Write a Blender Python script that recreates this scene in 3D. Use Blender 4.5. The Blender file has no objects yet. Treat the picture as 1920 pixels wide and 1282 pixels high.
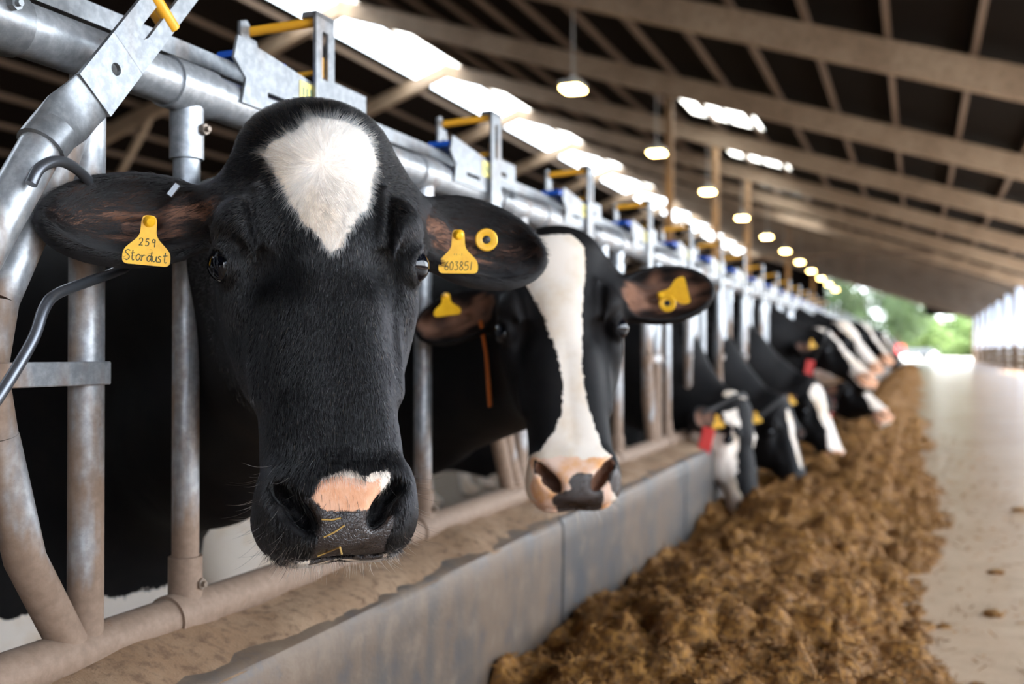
import bpy, bmesh, math, random
import numpy as np
from mathutils import Vector, Matrix, Euler

# ------------------------------------------------------------------ camera, sky, exposure
SC = bpy.context.scene
COL = SC.collection
cam_d = bpy.data.cameras.new('camera'); cam = bpy.data.objects.new('camera', cam_d); COL.objects.link(cam)
cam_d.lens = 35.0; cam_d.sensor_width = 36.0
cam.location = (0, 0, 0.8)
cam.rotation_euler = (math.radians(90.583), 0, math.radians(22.15))
cam_d.dof.use_dof = True; cam_d.dof.focus_distance = 1.14; cam_d.dof.aperture_fstop = 3.4
cam_d.clip_start = 0.02; cam_d.clip_end = 400
SC.camera = cam
SC.view_settings.view_transform = 'Standard'; SC.view_settings.look = 'None'
SC.view_settings.gamma = 1.0; SC.view_settings.use_curve_mapping = False
SC.view_settings.exposure = 1.12
W = bpy.data.worlds.new('sky'); SC.world = W; W.use_nodes = True
wt = W.node_tree; wt.nodes.clear()
wo = wt.nodes.new('ShaderNodeOutputWorld'); wb = wt.nodes.new('ShaderNodeBackground')
wc = wt.nodes.new('ShaderNodeTexCoord'); wsep = wt.nodes.new('ShaderNodeSeparateXYZ'); wr = wt.nodes.new('ShaderNodeValToRGB')
wt.links.new(wc.outputs['Generated'], wsep.inputs[0]); wt.links.new(wsep.outputs['Z'], wr.inputs[0])
wr.color_ramp.elements[0].position = 0.0; wr.color_ramp.elements[0].color = (.90, .95, 1, 1)
wr.color_ramp.elements[1].position = 0.8; wr.color_ramp.elements[1].color = (.66, .81, 1, 1)
wt.links.new(wr.outputs[0], wb.inputs[0]); wb.inputs[1].default_value = 5.0
wt.links.new(wb.outputs[0], wo.inputs[0])
sun_d = bpy.data.lights.new('sun', 'SUN'); sun_d.energy = 10.0; sun_d.angle = math.radians(1.0); sun_d.color = (1, .85, .66)
sun = bpy.data.objects.new('sun', sun_d); COL.objects.link(sun); sun.rotation_euler = (0, math.radians(26), math.radians(-20))
SC.cycles.use_adaptive_sampling = True; SC.cycles.adaptive_threshold = 0.03
SC.cycles.max_bounces = 7; SC.cycles.diffuse_bounces = 3; SC.cycles.glossy_bounces = 3
SC.cycles.transmission_bounces = 4; SC.cycles.transparent_max_bounces = 12
SC.cycles.sample_clamp_indirect = 6.0; SC.cycles.caustics_reflective = False; SC.cycles.caustics_refractive = False

# ------------------------------------------------------------------ helpers
def lk(o, parent=None):
    COL.objects.link(o)
    if parent is not None: o.parent = parent
    return o
def tag(o, label=None, cat=None, group=None, kind=None):
    if label: o['label'] = label
    if cat: o['category'] = cat
    if group: o['group'] = group
    if kind: o['kind'] = kind
    return o
def empty(name, loc=(0, 0, 0), label=None, cat=None, group=None, rz=0):
    o = bpy.data.objects.new(name, None); o.empty_display_size = .05
    lk(o); o.location = loc; o.rotation_euler = (0, 0, rz)
    return tag(o, label, cat, group)
def setmat(me, m):
    me.materials.append(m)
def smooth(me, angle=None):
    me.polygons.foreach_set('use_smooth', np.ones(len(me.polygons), dtype=bool)); me.update()
    if angle is not None:
        try: me.set_sharp_from_angle(angle=math.radians(angle))
        except Exception: pass
class MB:
    """collects shapes into one mesh"""
    def __init__(s): s.v = []; s.f = []
    def add(s, vs, fs):
        n = len(s.v); s.v += [tuple(map(float, p)) for p in vs]; s.f += [tuple(i + n for i in f) for f in fs]; return s
    def box(s, lo, hi, M=None, bev=0):
        x0, y0, z0 = lo; x1, y1, z1 = hi
        if bev > 0:
            b = bev; vs = []; 
            # chamfered along every edge: 24 vertices
            bm = bmesh.new(); bmesh.ops.create_cube(bm, size=1)
            for v in bm.verts:
                v.co = Vector(((x0 + x1) / 2 + v.co.x * (x1 - x0), (y0 + y1) / 2 + v.co.y * (y1 - y0), (z0 + z1) / 2 + v.co.z * (z1 - z0)))
            bmesh.ops.bevel(bm, geom=bm.edges[:], offset=b, segments=1, affect='EDGES')
            bm.verts.ensure_lookup_table(); bm.verts.index_update()
            vs = [v.co.copy() for v in bm.verts]; fs = [tuple(v.index for v in f.verts) for f in bm.faces]; bm.free()
        else:
            vs = [Vector(p) for p in [(x0,y0,z0),(x1,y0,z0),(x1,y1,z0),(x0,y1,z0),(x0,y0,z1),(x1,y0,z1),(x1,y1,z1),(x0,y1,z1)]]
            fs = [(0,3,2,1),(4,5,6,7),(0,1,5,4),(1,2,6,5),(2,3,7,6),(3,0,4,7)]
        if M is not None: vs = [M @ v for v in vs]
        return s.add(vs, fs)
    def tube(s, pts, r, n=14, cap=True, flat=1.0, flatdir=None):
        """round bar along a polyline; r a number or one per point"""
        pts = [Vector(p) for p in pts]; m = len(pts)
        rr = r if hasattr(r, '__len__') else [r] * m
        vs = []; fs = []
        T = [(pts[min(i + 1, m - 1)] - pts[max(i - 1, 0)]).normalized() for i in range(m)]
        ref = Vector(flatdir) if flatdir else (Vector((0, 0, 1)) if abs(T[0].z) < .9 else Vector((1, 0, 0)))
        N = (ref - T[0] * ref.dot(T[0])).normalized()
        for i in range(m):
            N = (N - T[i] * N.dot(T[i])).normalized(); B = T[i].cross(N)
            for k in range(n):
                a = 2 * math.pi * k / n
                vs.append(pts[i] + N * (math.cos(a) * rr[i] * flat) + B * (math.sin(a) * rr[i]))
        for i in range(m - 1):
            for k in range(n):
                a = i * n + k; b = i * n + (k + 1) % n
                fs.append((a, b, b + n, a + n))
        if cap:
            fs.append(tuple(range(n))[::-1]); fs.append(tuple((m - 1) * n + k for k in range(n)))
        return s.add(vs, fs)
    def prism(s, poly, M, t):
        """flat outline (x,y) given thickness t along z, placed by M"""
        n = len(poly)
        vs = [M @ Vector((x, y, -t / 2)) for x, y in poly] + [M @ Vector((x, y, t / 2)) for x, y in poly]
        fs = [tuple(range(n))[::-1], tuple(range(n, 2 * n))] + [(i, (i + 1) % n, (i + 1) % n + n, i + n) for i in range(n)]
        return s.add(vs, fs)
    def mesh(s, name, mat, sm=None):
        me = bpy.data.meshes.new(name); me.from_pydata(s.v, [], s.f); me.update()
        if mat is not None: setmat(me, mat)
        if sm is not None: smooth(me, sm)
        return me
    def build(s, name, mat, parent=None, sm=None):
        return lk(bpy.data.objects.new(name, s.mesh(name, mat, sm)), parent)
def mobj(name, me, parent=None): return lk(bpy.data.objects.new(name, me), parent)
def rot_to(direction, upv=(0, 0, 1)):
    """matrix whose z axis points along direction"""
    z = Vector(direction).normalized(); u = Vector(upv)
    if abs(z.dot(u)) > .98: u = Vector((1, 0, 0))
    x = u.cross(z).normalized(); y = z.cross(x)
    return Matrix((x, y, z)).transposed().to_4x4()

# ------------------------------------------------------------------ materials
class NT:
    def __init__(s, name):
        s.m = bpy.data.materials.new(name); s.m.use_nodes = True; s.t = s.m.node_tree; s.t.nodes.clear()
        s.out = s.n('ShaderNodeOutputMaterial')
    def n(s, k, **kw):
        x = s.t.nodes.new(k)
        for a, b in kw.items(): setattr(x, a, b)
        return x
    def l(s, a, b): s.t.links.new(a, b)
    def val(s, sock, v):
        if isinstance(v, bpy.types.NodeSocket): s.l(v, sock)
        else: sock.default_value = v
    def noise(s, scale, detail=3, rough=.55, co=None, dim='3D'):
        x = s.n('ShaderNodeTexNoise'); x.inputs['Scale'].default_value = scale; x.inputs['Detail'].default_value = detail; x.inputs['Roughness'].default_value = rough
        if co is not None: s.l(co, x.inputs['Vector'])
        return x
    def ramp(s, fac, stops):
        x = s.n('ShaderNodeValToRGB'); e = x.color_ramp.elements
        while len(e) > 1: e.remove(e[-1])
        e[0].position, e[0].color = stops[0][0], tuple(stops[0][1]) + ((1,) if len(stops[0][1]) == 3 else ())
        for p, c in stops[1:]:
            q = e.new(p); q.color = tuple(c) + ((1,) if len(c) == 3 else ())
        s.l(fac, x.inputs[0]); return x
    def mix(s, fac, a, b, mode='MIX'):
        x = s.n('ShaderNodeMix'); x.data_type = 'RGBA'; x.blend_type = mode
        s.val(x.inputs[0], fac)
        for k, v in ((6, a), (7, b)):
            if isinstance(v, bpy.types.NodeSocket): s.l(v, x.inputs[k])
            else: x.inputs[k].default_value = tuple(v) + ((1,) if len(v) == 3 else ())
        return x.outputs[2]
    def math(s, op, a, b=0.0, clamp=False):
        x = s.n('ShaderNodeMath'); x.operation = op; x.use_clamp = clamp
        s.val(x.inputs[0], a); s.val(x.inputs[1], b); return x.outputs[0]
    def step(s, v, lo, hi):
        x = s.n('ShaderNodeMapRange'); x.interpolation_type = 'SMOOTHSTEP'
        s.val(x.inputs[0], v); x.inputs[1].default_value = lo; x.inputs[2].default_value = hi; return x.outputs[0]
    def bump(s, h, strength=.3, dist=.01, nrm=None):
        x = s.n('ShaderNodeBump'); x.inputs['Strength'].default_value = strength; x.inputs['Distance'].default_value = dist
        s.l(h, x.inputs['Height'])
        if nrm is not None: s.l(nrm, x.inputs['Normal'])
        return x.outputs[0]
    def bsdf(s, col=(.5, .5, .5), rough=.5, metal=0, nrm=None, **kw):
        x = s.n('ShaderNodeBsdfPrincipled')
        s.val(x.inputs['Base Color'], col if isinstance(col, bpy.types.NodeSocket) else tuple(col) + ((1,) if len(col) == 3 else ()))
        s.val(x.inputs['Roughness'], rough); s.val(x.inputs['Metallic'], metal)
        if nrm is not None: s.l(nrm, x.inputs['Normal'])
        for k, v in kw.items(): s.val(x.inputs[k.replace('_', ' ')], v)
        s.l(x.outputs[0], s.out.inputs[0]); return x
    def obj_co(s):
        g = s.n('ShaderNodeNewGeometry'); return g.outputs['Position']
def plain(name, col, rough=.5, metal=0, **kw):
    t = NT(name); t.bsdf(col, rough, metal, **kw); return t.m
def rounded(poly, r=.003, k=4):
    out = []; n = len(poly)
    for i in range(n):
        p = Vector(poly[i]); a = (Vector(poly[i - 1]) - p); b = (Vector(poly[(i + 1) % n]) - p)
        q = min(r, a.length * .45, b.length * .45); a = p + a.normalized() * q; b = p + b.normalized() * q
        for j in range(k + 1):
            t = j / k; out.append(tuple((a * (1 - t) ** 2 + p * 2 * t * (1 - t) + b * t * t)))
    return out

# ------------------------------------------------------------------ cows: one smooth field per animal, meshed as one skin
f4 = np.float32
def ln(v): return np.sqrt((v * v).sum(-1))
def ell(p, c, r, R=None):
    q = p - np.array(c, f4)
    if R is not None: q = q @ np.array(R, f4)
    r = np.array(r, f4)
    k0 = ln(q / r); k1 = ln(q / (r * r)) + 1e-9
    return k0 * (k0 - 1) / k1
def rc(p, a, b, ra, rb, sq=None):
    """tapered bar from a to b; sq squashes it along an axis (axis, factor)"""
    a = np.array(a, f4); b = np.array(b, f4); ba = b - a; q = p - a
    h = np.clip(q @ ba / (ba @ ba), 0, 1)[..., None]
    d = q - h * ba
    if sq is not None:
        ax = np.array(sq[0], f4); ax = ax / np.linalg.norm(ax)
        d = d + (d @ ax)[..., None] * ax * (1 / sq[1] - 1)
    return ln(d) - (ra + (rb - ra) * h[..., 0])
def smin(a, b, k):
    h = np.maximum(k - np.abs(a - b), 0) / k
    return np.minimum(a, b) - h * h * k * .25
def smax(a, b, k): return -smin(-a, -b, k)
def sstep(a, b, x):
    t = np.clip((x - a) / (b - a), 0, 1); return t * t * (3 - 2 * t)
def eul(rx=0, ry=0, rz=0):
    return np.array(Euler((math.radians(rx), math.radians(ry), math.radians(rz))).to_matrix())
_rng = np.random.RandomState(5); _G = _rng.rand(32, 32, 32).astype(f4)
def vnoise(p, s):
    """cheap smooth value noise in -1..1"""
    q = p * s; i = np.floor(q).astype(int); f = q - i; f = f * f * (3 - 2 * f); i = i % 32; j = (i + 1) % 32
    def g(a, b, c): return _G[a, b, c]
    x0, y0, z0 = i[..., 0], i[..., 1], i[..., 2]; x1, y1, z1 = j[..., 0], j[..., 1], j[..., 2]
    fx, fy, fz = f[..., 0], f[..., 1], f[..., 2]
    c00 = g(x0, y0, z0) * (1 - fx) + g(x1, y0, z0) * fx; c10 = g(x0, y1, z0) * (1 - fx) + g(x1, y1, z0) * fx
    c01 = g(x0, y0, z1) * (1 - fx) + g(x1, y0, z1) * fx; c11 = g(x0, y1, z1) * (1 - fx) + g(x1, y1, z1) * fx
    return ((c00 * (1 - fy) + c10 * fy) * (1 - fz) + (c01 * (1 - fy) + c11 * fy) * fz) * 2 - 1

HZ  = np.array([-.60, -.56, -.52, -.47, -.42, -.35, -.285, -.25, -.215, -.15, -.09, -.045, 0])
HA  = np.array([.070, .080, .080, .079, .083, .094, .106, .114, .118, .116, .106, .097, .084])
HYF = np.array([.020, .010, .006, .010, .013, .015, .014, .004, -.006, -.009, -.004, .004, .018])
HYB = np.array([.100, .115, .128, .145, .165, .205, .240, .250, .248, .225, .19, .16, .13])
HKF = np.array([.90, .90, .88, .79, .70, .65, .65, .70, .76, .82, .88, .92, .95])
EYE = (.121, .054, -.226); EYER = .0240
EAR_L = dict(base=(.100, .105, -.118), tip=(.345, .115, -.150), up=(0.05, -.10, 1), open=(-.10, -1, -.05), half=.056, dep=.045)
def ear_field(h, e, sx):
    """a leaf shaped cup: long ellipsoid hollowed from the open side"""
    b = np.array(e['base']) * (sx, 1, 1); t = np.array(e['tip']) * (sx, 1, 1)
    ax = t - b; L = np.linalg.norm(ax); ax = ax / L
    op = np.array(e['open'], float) * (sx, 1, 1); op -= ax * (op @ ax); op /= np.linalg.norm(op)
    up = np.cross(op, ax)
    if up[2] < 0: up = -up
    M = np.stack([ax, op, up], 1)
    q = (h - np.array(b, f4)) @ M.astype(f4)           # along, towards opening, up
    u = q[..., 0] / L
    # gentle droop and cup
    c = np.array([L * .56, 0, 0], f4)
    body = ell(q, c, (L * .47, e['dep'], e['half']))
    hol = ell(q, c + np.array([-.002, e['dep'] * .72, 0], f4), (L * .44, e['dep'] * 1.22, e['half'] * .90))
    d = smax(body, -hol, .012)
    base = rc(q, (-.01, 0, 0), (L * .30, -.012, 0), .040, .026)
    base = smax(base, -ell(q, (L * .34, .028, -.004), (L * .26, .034, .028)), .012)
    d = smin(d, base, .022)
    # cartilage ribs inside
    rib = rc(q, (L * .15, -.012, .008), (L * .82, -.020, .016), .006, .002)
    rib2 = rc(q, (L * .15, -.012, -.012), (L * .75, -.020, -.020), .006, .002)
    d = smin(d, rib, .012); d = smin(d, rib2, .012)
    return d, M, b, L
def nostril(m):
    return np.minimum(ell(m, (.047, -.004, -.560), (.0125, .034, .028), eul(0, 34, 0)), ell(m, (.062, .006, -.540), (.010, .028, .020), eul(0, 40, 0)))
def head_field(h, ears, mouth=0.0, detail=True):
    """h: points in head space (x to the cow's left as seen from the front = picture right, y into the head, z up the face, poll at 0)"""
    x = h[..., 0]; ax = np.abs(x); y = h[..., 1]; z = h[..., 2]
    zc = np.clip(z, -.60, 0)
    a = np.interp(zc, HZ, HA); yf = np.interp(zc, HZ, HYF); yb = np.interp(zc, HZ, HYB); kf = np.interp(zc, HZ, HKF)
    t = np.clip((y - yf) / (yb - yf), 0, 1)
    kb = np.interp(zc, [-.6, -.45, -.25, -.1, 0], [.75, .55, .62, .9, 1])
    ae = a * (kf + (1 - kf) * sstep(0, .45, t)) * (1 + (kb - 1) * sstep(.5, 1, t))
    b = (yb - yf) / 2; n = 2.7
    rho = ((ax / ae) ** n + (np.abs(y - (yf + yb) / 2) / b) ** n) ** (1 / n)
    d2 = (rho - 1) * np.minimum(ae, b) * .92
    r = .05; dz = np.abs(z + .305) - .288
    d = np.sqrt(np.maximum(d2 + r, 0) ** 2 + np.maximum(dz + r, 0) ** 2) - r + np.minimum(np.maximum(d2 + r, dz + r), 0)
    m = np.stack([ax, y, z], -1)                       # mirrored points for paired forms
    d = smin(d, ell(m, (0, .060, -.045), (.088, .066, .062)), .05)            # poll
    d = smin(d, ell(m, (.101, .047, -.184), (.035, .046, .045), eul(0, 12, 0)), .030)
    d = smin(d, rc(m, (.100, .064, -.275), (.083, .060, -.40), .014, .010), .022)        # facial crest   # brow
    d = smin(d, ell(m, (.106, .073, -.263), (.022, .040, .035)), .03)         # lower orbit
    d = smin(d, ell(m, (.074, .145, -.27), (.040, .085, .120)), .05)          # masseter
    d = smin(d, ell(m, (.098, .100, -.115), (.040, .045, .045)), .04)         # ear base
    d = smax(d, -ell(m, (.106, .012, -.300), (.024, .040, .060)), .06)        # hollow under the eye
    d = smax(d, -ell(m, (.072, -.016, -.272), (.020, .026, .052), eul(0, -16, 0)), .030) # trough inside the eye
    d = smin(d, ell(m, (0, .030, -.200), (.060, .041, .072)), .022)            # forehead boss
    d = smin(d, rc(m, (.036, .040, -.30), (.040, .038, -.47), .032, .032), .05)
    d = smin(d, rc(m, (0, .036, -.28), (0, .036, -.48), .030, .030), .03)       # nasal ridges
    # muzzle
    d = smin(d, ell(m, (0, .064, -.545), (.078, .062, .058)), .04)
    d = smin(d, ell(m, (.048, .050, -.566), (.043, .050, .044)), .030)        # upper lip
    d = smin(d, ell(m, (.058, .026, -.530), (.029, .028, .036)), .026)        # nostril wing
    d = smin(d, ell(m, (0, .112, -.560 - mouth), (.056, .046, .036)), .018)   # chin
    d = smin(d, ell(m, (0, .008, -.552), (.048, .018, .050)), .022)           # nose pad
    if detail:
        # nostrils: comma shaped
        nb = nostril(m)
        d = smax(d, -nb, .010)
        d = smax(d, -rc(m, (.066, .000, -.560), (.046, -.010, -.578), .003, .003), .008)
        # mouth line
        d = smax(d, -np.maximum(np.abs(z + .636 + mouth * .5 - ax * .12 - y * .55) - .0022, -d - .012), .006)
        # eye socket and lids
        e = np.array(EYE, f4)
        d = smin(d, ell(m, e + np.array([-.002, .0, .004], f4), (.024, .034, .030)), .012)
        sl = ell(m, e + np.array([.012, -.006, -.001], f4), (.022, .028, .0195), eul(10, 0, 0))
        d = smax(d, -sl, .006)
        # folds over and beside the eyes
        d = smin(d, rc(m, (.084, .010, -.135), (.071, -.001, -.250), .0062, .0050), .020)
        d = smin(d, rc(m, (.097, .018, -.155), (.085, .004, -.245), .0050, .0042), .018)
        for p0, p1, g in (((.076, .002, -.135), (.060, -.011, -.275), .0036), ((.091, .010, -.140), (.077, .000, -.258), .0034),
                          ((.054, -.010, -.180), (.053, -.015, -.255), .0018), ((.098, .014, -.250), (.077, .006, -.292), .0032), ((.106, .020, -.268), (.089, .014, -.312), .0024)):
            d = smax(d, -rc(m, p0, p1, g, g * .6), .018)
    for sx in (-1, 1):
        if ears.get(sx) is not None:
            de, M, bb, L = ear_field(h, ears[sx], sx)
            d = smin(d, de, .030)
    return d
def surface_nets(F, org, h):
    S = F < 0
    nx, ny, nz = F.shape
    c = np.zeros((nx - 1, ny - 1, nz - 1), np.uint8)
    for i in (0, 1):
        for j in (0, 1):
            for k in (0, 1): c += S[i:nx - 1 + i, j:ny - 1 + j, k:nz - 1 + k]
    act = (c > 0) & (c < 8); idx = np.argwhere(act); vid = -np.ones(act.shape, np.int64); vid[act] = np.arange(len(idx))
    acc = np.zeros((len(idx), 3)); cnt = np.zeros(len(idx))
    cor = [(i, j, k) for i in (0, 1) for j in (0, 1) for k in (0, 1)]
    val = {q: F[idx[:, 0] + q[0], idx[:, 1] + q[1], idx[:, 2] + q[2]].astype(float) for q in cor}
    for q in cor:
        for ax in range(3):
            if q[ax] == 0:
                q2 = list(q); q2[ax] = 1; q2 = tuple(q2); a, b = val[q], val[q2]
                cr = (a < 0) != (b < 0); t = np.where(cr, a / np.where(cr, a - b, 1), 0)
                pos = np.array(q, float)[None].repeat(len(idx), 0); pos[:, ax] = t
                acc += pos * cr[:, None]; cnt += cr
    V = (idx + acc / cnt[:, None]) * h + org
    Q = []
    for ax in range(3):
        o1, o2 = [(1, 2), (2, 0), (0, 1)][ax]
        s0 = [slice(None)] * 3; s1 = [slice(None)] * 3; s0[ax] = slice(0, -1); s1[ax] = slice(1, None)
        A = S[tuple(s0)]; B = S[tuple(s1)]; e = np.argwhere(A != B)
        ok = (e[:, o1] > 0) & (e[:, o2] > 0) & (e[:, o1] < F.shape[o1] - 1) & (e[:, o2] < F.shape[o2] - 1); e = e[ok]
        ins = A[e[:, 0], e[:, 1], e[:, 2]]
        def cell(d1, d2):
            g = e.copy(); g[:, o1] -= d1; g[:, o2] -= d2; return vid[g[:, 0], g[:, 1], g[:, 2]]
        q = np.stack([cell(1, 1), cell(0, 1), cell(0, 0), cell(1, 0)], 1)
        q[~ins] = q[~ins][:, ::-1]; Q.append(q)
    Q = np.concatenate(Q); Q = Q[(Q >= 0).all(1)]
    return V, Q
def mesh_field(fn, lo, hi, h, B=8, slack=2.2):
    lo = np.array(lo, float); hi = np.array(hi, float)
    nb = np.ceil((hi - lo) / (h * B)).astype(int); n = nb * B + 1
    cen = np.stack(np.meshgrid(*[lo[k] + (np.arange(nb[k]) + .5) * h * B for k in range(3)], indexing='ij'), -1).astype(f4)
    fc = fn(cen.reshape(-1, 3)).reshape(nb)
    act = np.abs(fc) < h * B * .87 * slack
    F = np.repeat(np.repeat(np.repeat(np.where(fc < 0, -1, 1).astype(f4), B, 0), B, 1), B, 2)
    F = np.pad(F, ((0, 1), (0, 1), (0, 1)), mode='edge')
    m = np.repeat(np.repeat(np.repeat(act, B, 0), B, 1), B, 2); m = np.pad(m, ((0, 1), (0, 1), (0, 1)), mode='edge')
    for ax in range(3):
        mm = np.moveaxis(m, ax, 0); mm[B::B] |= mm[B - 1:-1:B]
    I = np.argwhere(m)
    out = np.empty(len(I), f4)
    for s in range(0, len(I), 200000):
        out[s:s + 200000] = fn((lo + I[s:s + 200000] * h).astype(f4))
    F[I[:, 0], I[:, 1], I[:, 2]] = out
    return surface_nets(F, lo, h)
def grad(fn, p, e=.002):
    g = np.stack([fn(p + np.array(v, f4) * e) - fn(p - np.array(v, f4) * e) for v in ((1, 0, 0), (0, 1, 0), (0, 0, 1))], -1)
    return g / (ln(g)[..., None] + 1e-9)
def to_mesh(name, V, Q):
    me = bpy.data.meshes.new(name)
    me.vertices.add(len(V)); me.vertices.foreach_set('co', V.astype(np.float32).ravel())
    me.loops.add(len(Q) * 4); me.loops.foreach_set('vertex_index', Q.astype(np.int32).ravel())
    me.polygons.add(len(Q)); me.polygons.foreach_set('loop_start', np.arange(0, len(Q) * 4, 4, dtype=np.int32))
    me.update(calc_edges=True); me.validate(); smooth(me); return me
def poly_sd(P, poly):
    """signed distance to a 2-d outline, positive inside"""
    poly = np.array(poly, float); d = np.full(len(P), 1e9); ins = np.zeros(len(P), bool)
    for a, b in zip(poly, np.roll(poly, -1, 0)):
        e = b - a; w = P - a; t = np.clip(w @ e / (e @ e), 0, 1); q = w - t[:, None] * e
        d = np.minimum(d, (q * q).sum(1))
        c = ((a[1] > P[:, 1]) != (b[1] > P[:, 1])); with_ = (b[0] - a[0]) * (P[:, 1] - a[1]) / ((b[1] - a[1]) if b[1] != a[1] else 1e-9) + a[0]
        ins ^= c & (P[:, 0] < with_)
    d = np.sqrt(d); return np.where(ins, d, -d)

# ------------------------------------------------------------------ surfaces
def m_steel(name='galvanised_steel', dirt=.55, k=1.0):
    t = NT(name); co = t.obj_co(); sep = t.n('ShaderNodeSeparateXYZ'); t.l(co, sep.inputs[0])
    mp = t.n('ShaderNodeMapping'); mp.inputs['Scale'].default_value = (1, 1, .35); t.l(co, mp.inputs['Vector'])
    sp = t.noise(70, 4, .65, co).outputs['Fac']; big = t.noise(11, 4, .6, mp.outputs[0]).outputs['Fac']
    c = t.mix(t.step(sp, .35, .7), tuple(np.array((.42, .445, .475)) * k), tuple(np.array((.62, .65, .68)) * k))
    low = t.math('ADD', t.step(sep.outputs['Z'], 1.12, .45), t.math('MULTIPLY', t.step(sep.outputs['Z'], .56, .42), 1.6))                     # splashed with feed lower down
    dm = t.math('MULTIPLY', t.step(t.math('ADD', big, t.math('MULTIPLY', low, .22)), .52, .72), dirt)
    c = t.mix(dm, c, t.mix(sp, (.15, .080, .038), (.285, .165, .085)))
    rust = t.step(t.noise(26, 5, .7, co).outputs['Fac'], .66, .74); c = t.mix(t.math('MULTIPLY', rust, .6), c, (.19, .085, .04))
    r = t.math('ADD', .36, t.math('MULTIPLY', dm, .4))
    t.bsdf(c, r, t.math('SUBTRACT', .55, t.math('MULTIPLY', dm, .5)), t.bump(sp, .12, .002)); return t.m
def m_concrete(name, a, b, dirt, sc=2.5, rough=.7, stain=.5):
    t = NT(name); co = t.obj_co()
    n1 = t.noise(sc, 5, .62, co).outputs['Fac']; n2 = t.noise(sc * 9, 4, .65, co).outputs['Fac']; n3 = t.noise(sc * 55, 2, .5, co).outputs['Fac']
    c = t.mix(t.step(n1, .35, .65), a, b); c = t.mix(t.math('MULTIPLY', t.step(n2, .45, .7), stain), c, dirt)
    c = t.mix(t.math('MULTIPLY', t.step(n3, .5, .75), .25), c, tuple(np.array(b) * .6))
    t.bsdf(c, rough, 0, t.bump(t.math('ADD', n2, t.math('MULTIPLY', n3, .4)), .35, .006)); return t.m
def m_wood(name, a, b, sc=(6, .6, 30)):
    t = NT(name); co = t.obj_co(); mp = t.n('ShaderNodeMapping'); mp.inputs['Scale'].default_value = sc; t.l(co, mp.inputs['Vector'])
    n = t.noise(1.5, 5, .65, mp.outputs[0]).outputs['Fac']; t.bsdf(t.mix(t.step(n, .3, .7), a, b), .75, 0, t.bump(n, .3, .01)); return t.m
STEELM = m_steel('galvanised_steel', .85, .80)
STEEL_TOP = m_steel('galvanised_plate', .35, .46)
ROD = plain('dark_rod_steel', (.16, .17, .19), .35, .8)
BOLT = plain('bolt_steel', (.25, .20, .16), .5, .7)
YEL = plain('roller_yellow', (.80, .38, .02), .45)
BLUE = plain('guard_blue', (.01, .10, .55), .4)
STICK = plain('sticker_yellow', (.85, .72, .22), .5); STICK_INK = plain('sticker_ink', (.03, .16, .17), .6)
def m_kerb():
    t = NT('kerb_concrete'); co = t.obj_co(); mp = t.n('ShaderNodeMapping'); mp.inputs['Scale'].default_value = (1, 1, .25); t.l(co, mp.inputs['Vector'])
    n1 = t.noise(3.2, 5, .62, mp.outputs[0]).outputs['Fac']; n2 = t.noise(16, 5, .68, co).outputs['Fac']; n3 = t.noise(120, 2, .5, co).outputs['Fac']
    c = t.mix(t.step(n1, .40, .62), (.070, .064, .060), (.140, .094, .062)); c = t.mix(t.math('MULTIPLY', t.step(n2, .5, .68), .6), c, (.185, .135, .095)); c = t.mix(t.math('MULTIPLY', t.step(n2, .48, .34), .5), c, (.06, .06, .068))
    t.bsdf(c, t.math('ADD', .38, t.math('MULTIPLY', n2, .35)), 0, t.bump(t.math('ADD', n2, t.math('MULTIPLY', n3, .3)), .3, .005)); return t.m
KERBTOP = m_concrete('kerb_crust', (.24, .14, .075), (.33, .215, .13), (.12, .065, .035), 6, .8, .8)
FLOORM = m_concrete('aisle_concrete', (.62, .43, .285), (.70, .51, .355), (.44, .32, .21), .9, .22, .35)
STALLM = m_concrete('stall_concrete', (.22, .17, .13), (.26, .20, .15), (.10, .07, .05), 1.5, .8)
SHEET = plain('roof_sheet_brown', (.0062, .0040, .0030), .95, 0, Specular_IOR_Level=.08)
RAFT = m_concrete('rafter_concrete', (.23, .165, .115), (.31, .235, .17), (.11, .075, .048), 1.2, .8)
PURL = m_wood('purlin_timber', (.075, .048, .032), (.115, .075, .05), (3, .3, 3))
POSTW = m_wood('post_timber', (.17, .10, .05), (.25, .155, .08), (12, 12, .8))
BOARD = m_wood('board_timber', (.22, .12, .055), (.34, .20, .095), (8, .25, 8))

KERB = m_kerb()
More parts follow.
